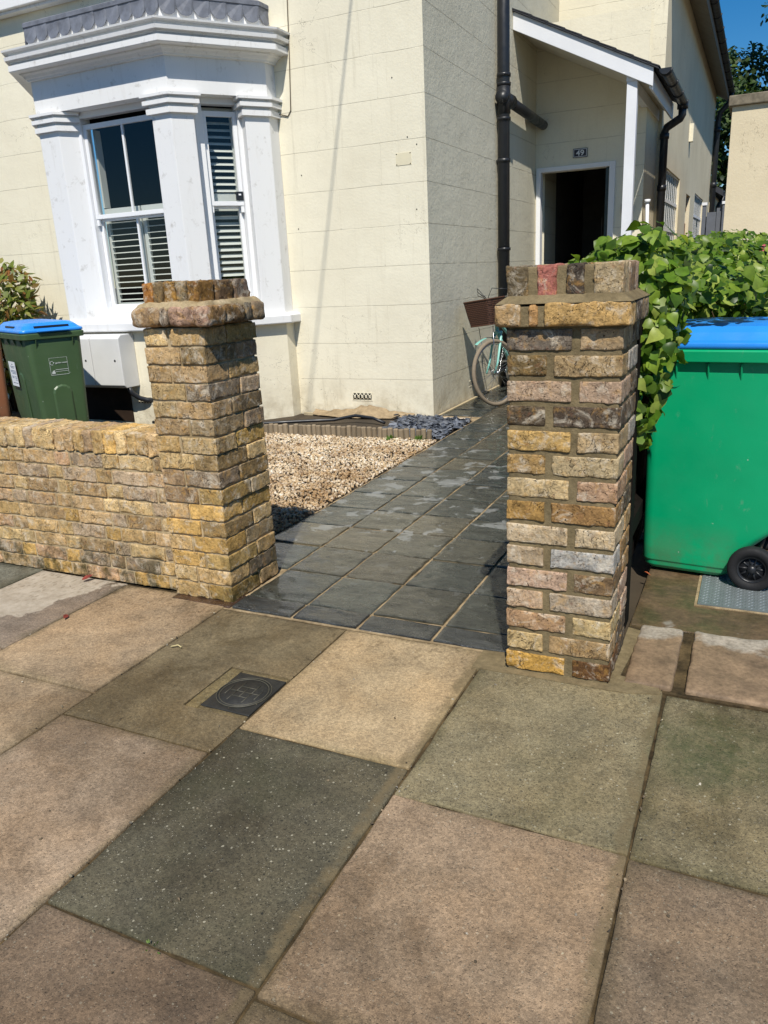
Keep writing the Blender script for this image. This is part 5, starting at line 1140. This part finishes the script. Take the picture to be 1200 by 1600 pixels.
# ------------------------------------------------------------------ bicycle
TEAL = m_simple('pale_teal_paint', s(140, 206, 194, .85), .3, .5, .04); CHR = m_simple('bright_metal', s(196, 198, 200, .85), .25, .5, .05, metal=1.)
TYRE = m_simple('tan_tyre_rubber', s(158, 144, 124, .70), .8, .2, .1, 30); BRN = m_simple('brown_leather', s(96, 62, 44, .7), .5, .4)
BK = thing('bicycle', 'pale teal bicycle with brown wicker front basket leaning on the side wall', 'bicycle', (-2.36, 8.87, 0)); BK.rotation_euler = (R(7), 0, R(-91))
def bike_wheel(loc, rz):
    w = MB(); Rr, n = .325, 64
    w.tube([(Rr*cos(2*pi*k/n), 0, Rr*sin(2*pi*k/n)) for k in range(n)], .021, 10, closed=True)
    wo = w.build('wheel', TYRE, BK, local=True); wo.location = loc; wo.rotation_euler = (0, 0, rz)
    w = MB(); w.tube([(.300*cos(2*pi*k/n), 0, .300*sin(2*pi*k/n)) for k in range(n)], .010, 8, closed=True); w.build('rim', CHR, wo, local=True)
    w = MB()
    for k in range(32):
        a = 2*pi*k/32; sg = 1 if k % 2 else -1; b = a+(.9 if (k//2) % 2 else -.9)
        w.tube([(.022*cos(b), sg*.03, .022*sin(b)), (.295*cos(a), 0, .295*sin(a))], .0014, 4, caps=False)
    w.build('spokes', CHR, wo, local=True)
    w = MB(); w.tube([(0, -.05, 0), (0, -.035, 0), (0, .035, 0), (0, .05, 0)], [.008, .02, .02, .008], 12); w.build('hub', CHR, wo, local=True)
ST = R(-24); fx = 1.05
bike_wheel((0, 0, .35), 0); bike_wheel((fx, 0, .35), ST)
w = MB(); bb = (.44, 0, .28); hd = (.865, 0, .76); hd2 = (.805, 0, .94); st = (.30, 0, .74)
for a, b, r in ((bb, (.855, 0, .78), .018), (st, (.50, 0, .56), .012), ((.34, 0, .62), (.82, 0, .89), .015), (bb, st, .016), ((.845, 0, .745), hd2, .021)): w.tube([a, b], r, 12)
for sg in (-1, 1): w.tube([(.42, sg*.02, .28), (.2, sg*.05, .30), (0, sg*.06, .35)], .009, 8); w.tube([(.31, sg*.015, .70), (.15, sg*.05, .52), (0, sg*.06, .35)], .008, 8)
w.build('frame', TEAL, BK, local=True)
def steer(p):
    q = np.array(p, float); d = q-np.array((.93, 0, 0)); c_, s_ = cos(ST), sin(ST); return (.93+d[0]*c_-d[1]*s_, d[0]*s_+d[1]*c_, q[2])
w = MB()
for sg in (-1, 1): w.tube([steer((.865, sg*.02, .755)), steer((.90, sg*.055, .70)), steer((1.0, sg*.058, .45)), steer((fx+.015, sg*.058, .35))], [.014, .014, .011, .008], 10)
w.tube([steer((.875, -.05, .745)), steer((.875, .05, .745))], .018, 10); w.build('fork', TEAL, BK, local=True)
w = MB()
fw = [steer((fx+.372*cos(a), 0, .35+.372*sin(a))) for a in np.linspace(R(60), R(185), 16)]; nn_ = np.array((-sin(ST), cos(ST), 0))*.026
V = [];
for p in fw: p = np.array(p); V += [tuple(p-nn_-np.array((0, 0, .008))), tuple(p), tuple(p+nn_-np.array((0, 0, .008)))]
w.add(V, [(i*3+j, i*3+j+1, i*3+j+4, i*3+j+3) for i in range(15) for j in range(2)], 0, (1, 1, 1, 1), True); w.build('front_mudguard', TEAL, BK, local=True)
w = MB(); V = []
for a in np.linspace(R(10), R(190), 20): V += [(.372*cos(a), -.026, .35+.364*sin(a)), (.372*cos(a), 0, .35+.372*sin(a)), (.372*cos(a), .026, .35+.364*sin(a))]
w.add(V, [(i*3+j, i*3+j+1, i*3+j+4, i*3+j+3) for i in range(19) for j in range(2)], 0, (1, 1, 1, 1), True); w.build('rear_mudguard', TEAL, BK, local=True)
w = MB()
for sg in (-1, 1):
    w.tube([steer((fx, sg*.062, .35)), steer((fx-.37, sg*.03, .42))], .0025, 5); w.tube([steer((fx, sg*.062, .35)), steer((fx-.18, sg*.03, .66))], .0025, 5); w.tube([steer((fx+.01, sg*.064, .35)), steer((1.05, sg*.10, .83))], .004, 5)
w.tube([steer((.80, 0, .94)), steer((.775, 0, 1.06)), steer((.83, 0, 1.08))], .012, 10)
hb_ = [(.62, -.28, 1.08), (.72, -.27, 1.10), (.82, -.18, 1.10), (.84, 0, 1.08), (.82, .18, 1.10), (.72, .27, 1.10), (.62, .28, 1.08)]; w.tube([steer(p) for p in hb_], .011, 10)
w.build('handlebar', CHR, BK, local=True)
for sg in (-1, 1):
    w = MB(); w.tube([steer((.62, sg*.28, 1.08)), steer((.50, sg*.285, 1.06))], .016, 10); w.build('grip', BRN, BK, local=True)
w = MB()
for sg, hh in ((-1, 1.22), (1, 1.2), (-1, 1.18)):
    w.tube([steer((.76, sg*.22, 1.10)), steer((.90, sg*.20, hh-.03)), steer((1.0, sg*.10, hh)), steer((.98, sg*.02, 1.12)), steer((.90, 0, .95))], .0035, 6)
w.build('brake_cable', M['black'], BK, local=True)
# wicker basket
g = G('brown_wicker', .7, .3); c = g.co(); wv = g.n('ShaderNodeTexBrick', offset=.5); g.put(wv.inputs['Vector'], g.comb(g.math('ADD', g.sep(c)[0], g.sep(c)[1]), g.sep(c)[2], 0.))
for k, v in (('Scale', 1.), ('Mortar Size', .0045), ('Mortar Smooth', 1.), ('Brick Width', .045), ('Row Height', .018)): wv.inputs[k].default_value = v
col = g.mix(wv.outputs['Fac'], g.mix(g.noise(c, 60, 3), s(112, 76, 58, .75), s(80, 54, 42, .7)), s(24, 17, 14)); g.set(col, .65, g.bump(g.math('MULTIPLY', wv.outputs['Fac'], -1.), .8, .006))
def brect(z, k, dx=0): return [steer((1.03+dx+x, y, z)) for x, y in rrect(.135*k, .185*k, .04)]
w = MB(); loft(w, [brect(.845, .80), brect(.95, .9), brect(1.095, 1.0)], cap0=True, cap1=False); loft(w, [brect(1.095, .96), brect(.95, .86), brect(.852, .76)], cap0=False, cap1=True)
bo = w.build('basket', g.m, BK, local=True)
w = MB(); w.tube(brect(1.098, .99), .008, 8, closed=True); w.tube(brect(.848, .80), .006, 8, closed=True); w.build('woven_edge', BRN, bo, local=True)
w = MB(); V = [(.44, 0, .93), (.30, -.01, .945)]
secs = [[(x_, y_*k_, .93+z_) for y_, z_ in [(cos(a)*1., .03*sin(a)) for a in np.linspace(0, 2*pi, 13)[:-1]]] for x_, k_ in ((.44, .015), (.38, .022), (.28, .05), (.20, .085), (.15, .08), (.13, .04))]
loft(w, secs, smooth=True); w.tube([(.30, 0, .74), (.272, 0, .93)], .011, 10); w.build('saddle', BRN, BK, local=True)
w = MB(); w.tube([(.44, -.07, .28), (.44, .07, .28)], .012, 10); w.lathe([(.01, .055), (.085, .055), (.088, .058), (.085, .061), (.01, .061)], (.44, -.12, .28), (0, 1, 0), 28)
for sg in (-1, 1): w.tube([(.44, sg*.07, .28), (.44+sg*.12, sg*.08, .28-sg*.12)], .009, 8); w.box(.44+sg*.12-.045, .44+sg*.12+.045, sg*.09 if sg > 0 else -.17, .17 if sg > 0 else -.09, .272-sg*.12, .292-sg*.12)
w.build('crankset', CHR, BK, local=True)
w = MB()
for sg in (-1, 1): w.tube([(-.18, sg*.06, .76), (.22, sg*.06, .76), (.28, sg*.02, .72)], .005, 6); w.tube([(-.05, sg*.06, .76), (0, sg*.065, .36)], .005, 6)
for x in (-.15, -.05, .05, .15): w.tube([(x, -.06, .76), (x, .06, .76)], .004, 6)
w.build('rear_rack', CHR, BK, local=True)

# ------------------------------------------------------------------ small things on the paving
P = thing('stopcock_cover', 'small square black iron cover with ringed grid lid set in the paving slab', 'cover', (-1.54, 1.957, 0))
IR = m_simple('worn_black_iron', s(50, 49, 44, .75), .55, .5, .3, 30, .5, 120, 0.)
g = G('rubbed_iron_ribs', .5, .5); c = g.co(); g.set(g.mix(g.noise(c, 60, 4), s(74, 72, 62, .7), s(118, 112, 90, .7)), .5, g.bump(g.noise(c, 150, 3), .3, .002)); RB = g.m
mb = MB(); rbox(mb, (-1.5375, 1.957, -.012), (.203, .240, .022), .003, .02, .0006, 40); mb.build('frame', IR, P)
mb = MB(); mb.lathe([(.0001, .001), (.097, .001), (.099, -.004)], (-1.5375, 1.957, 0), (0, 0, 1), 48); ldd = mb.build('round_lid', IR, P)
mb = MB(); ctr = np.array((-1.5375, 1.957))
for r_ in (.098, .088): mb.tube([(ctr[0]+r_*cos(a), ctr[1]+r_*sin(a), .0015) for a in np.linspace(0, 2*pi, 41)[:-1]], .0016, 5, closed=True)
ps = .031
for i in range(-3, 4):
    for j in range(-3, 4):
        x, y = i*ps, j*ps
        for (dx, dy) in (((1, 0) if (i+j) % 2 else (0, 1)),):
            p, q = np.array((x-dx*ps, y-dy*ps)), np.array((x+dx*ps, y+dy*ps))
            if np.hypot(*p) < .084 and np.hypot(*q) < .084: mb.tube([(ctr[0]+p[0], ctr[1]+p[1], .0015), (ctr[0]+q[0], ctr[1]+q[1], .0015)], .0013, 5)
mb.build('raised_ribs', RB, ldd)
P = thing('tread_plate', 'grey galvanised chequer plate cover lying under the wheel of the bright green bin', 'cover plate', (.2, 3.5, 0))
g = G('galvanised_plate', .5, .5); c = g.co(); g.set(g.mix(g.noise(c, 14, 6, .7), s(112, 122, 124, .7), s(150, 158, 160, .75)), .5, g.bump(g.noise(c, 90, 3), .2, .002), Metallic=.25)
mb = MB(); mb.box(-.125, .62, 3.235, 3.86, -.002, .008); mb.build('plate', g.m, P)
mb = MB(); k = 0; yy = 3.25
while yy < 3.56:
    xx = -.115+(.011 if k % 2 else 0); j = 0
    while xx < .61:
        a = R(45 if (j+k) % 2 else -45); dx, dy = .0095*cos(a), .0095*sin(a); nx_, ny_ = -sin(a)*.0028, cos(a)*.0028
        mb.add([(xx-dx, yy-dy, .008), (xx+nx_, yy+ny_, .0083), (xx+dx, yy+dy, .008), (xx-nx_, yy-ny_, .0083), (xx, yy, .0115)], [(0, 3, 4), (3, 2, 4), (2, 1, 4), (1, 0, 4)]); xx += .022; j += 1
    yy += .0155; k += 1
mb.build('raised_pattern', g.m, P)
mb = MB(); mb.box(-.138, -.127, 3.222, 3.9, -.01, .004).box(-.127, .64, 3.222, 3.233, -.01, .004); mb.build('bedding_edge', M['path_joint'], P)
def wleaf(name, label, cat, x, y, col, size, n=1, z=.012):
    mb = MB()
    add_leaves(mb, np.array([(x+rng.normal(0, .012*n**.5), y+rng.normal(0, .012*n**.5), z) for _ in range(n)]), np.array([(rng.normal(0, .3), rng.normal(0, .3), 1.) for _ in range(n)]), np.full(n, size), shape='laurel', droop=0, curl=rng.uniform(-.2, .5))
    tag(mb.build(name, col), label, cat)
RL = m_simple('dry_red_leaf', s(150, 70, 60, .7), .7, .2, .3, 40); OLF = m_simple('orange_leaf', s(210, 110, 70, .8), .7, .2, .2, 40); YT = m_simple('pale_twig', s(206, 190, 140, .8), .8)
wleaf('fallen_leaf', 'dark red fallen leaf at the foot of the low brick wall', 'leaf', -2.92, 2.57, RL, .06, 1)
wleaf('fallen_leaf', 'dried red leaf lying in the joint between two slabs at the left', 'leaf', -2.69, 2.22, RL, .05, 1)
wleaf('fallen_leaf', 'orange leaf scrap beside the back corner of the new brick pier', 'leaf', -.385, 3.50, OLF, .035, 1)
mb = MB(); mb.tube([(-2.02, 2.14, .008), (-1.995, 2.155, .012), (-1.975, 2.15, .008)], .003, 6); tag(mb.build('twig', YT), 'tiny pale broken twig on the slab left of the iron cover', 'twig')
WD = m_leaf('weed_leaf', [s(86, 120, 50, .8), s(120, 150, 70, .85)], .5, .25)
def weed(label, x, y, n, size):
    mb = MB(); d = rng.normal(0, 1, (n, 3)); d[:, 2] = abs(d[:, 2])+.3; sp = d/np.linalg.norm(d, axis=1, keepdims=True)
    add_leaves(mb, np.array((x, y, .0))+sp*np.array((.02, .02, .01)), np.cross(sp, (.3, 1, .2))+rng.normal(0, .2, (n, 3)), np.full(n, size), shape='laurel', droop=0, spin=sp*3); tag(mb.build('weed', WD), label, 'weed')
weed('small green weed at the right end of the log edging', -2.53, 6.0, 24, .05); weed('small green weed halfway along the log edging foot', -2.80, 5.98, 16, .045); weed('speck of bright moss in the joint below the dark green slab', -1.09, .965, 8, .009)
n = 300; X = rng.uniform(-3.4, .6, n); Y = .6+1.9*rng.random(n)
near = rng.random(n) < .5; X = np.where(near, np.array([-3.285, -2.69, -2.06, -1.43, -.815, -.175])[rng.integers(0, 6, n)]+rng.normal(0, .010, n), X)
V, F = scatter_stones(np.stack([X, Y, np.full(n, .002)], 1), rng.uniform(.0012, .0042, n), lambda n: np.stack([rng.uniform(.8, 1.6, n), rng.uniform(.7, 1.2, n), rng.uniform(.5, .8, n)], 1))
stuff(MB().add(V, F).build('loose_grit', m_island('grit', [s(206, 192, 160, .8), s(90, 76, 60, .6), s(170, 150, 120, .7), s(60, 54, 46, .6), s(226, 216, 196, .85)], .8)))
# overhead line that throws the thin slanting shadow on the front wall
P = thing('telephone_pole', 'wooden telephone pole by the road carrying the line to the house', 'pole', (-.82, -10, 0))
mb = MB(); mb.tube([(-.82, -10, -.1), (-.82, -10, 8.4)], [.14, .10], 12); mb.build('pole', WOOD, P)
mb = MB(); Aw = np.array((-2.86, 7.08, 6.9)); Bw = np.array((-.82, -9.9, 8.0)); mb.tube([Aw+(Bw-Aw)*t_-np.array((0, 0, .25*4*t_*(1-t_)*.3)) for t_ in np.linspace(0, 1, 20)], .0075, 6); mb.build('line', M['black'], P)

for o in list(bpy.data.objects):
    if o.parent is None and 'category' in o.keys():
        gname = {'gate pier': 'brick gate piers', 'wheelie bin': 'wheelie bins in the front gardens', 'tree': 'trees behind the house', 'leaf': 'fallen leaves on the paving', 'weed': 'small weeds'}.get(o['category'])
        if gname: o['group'] = gname
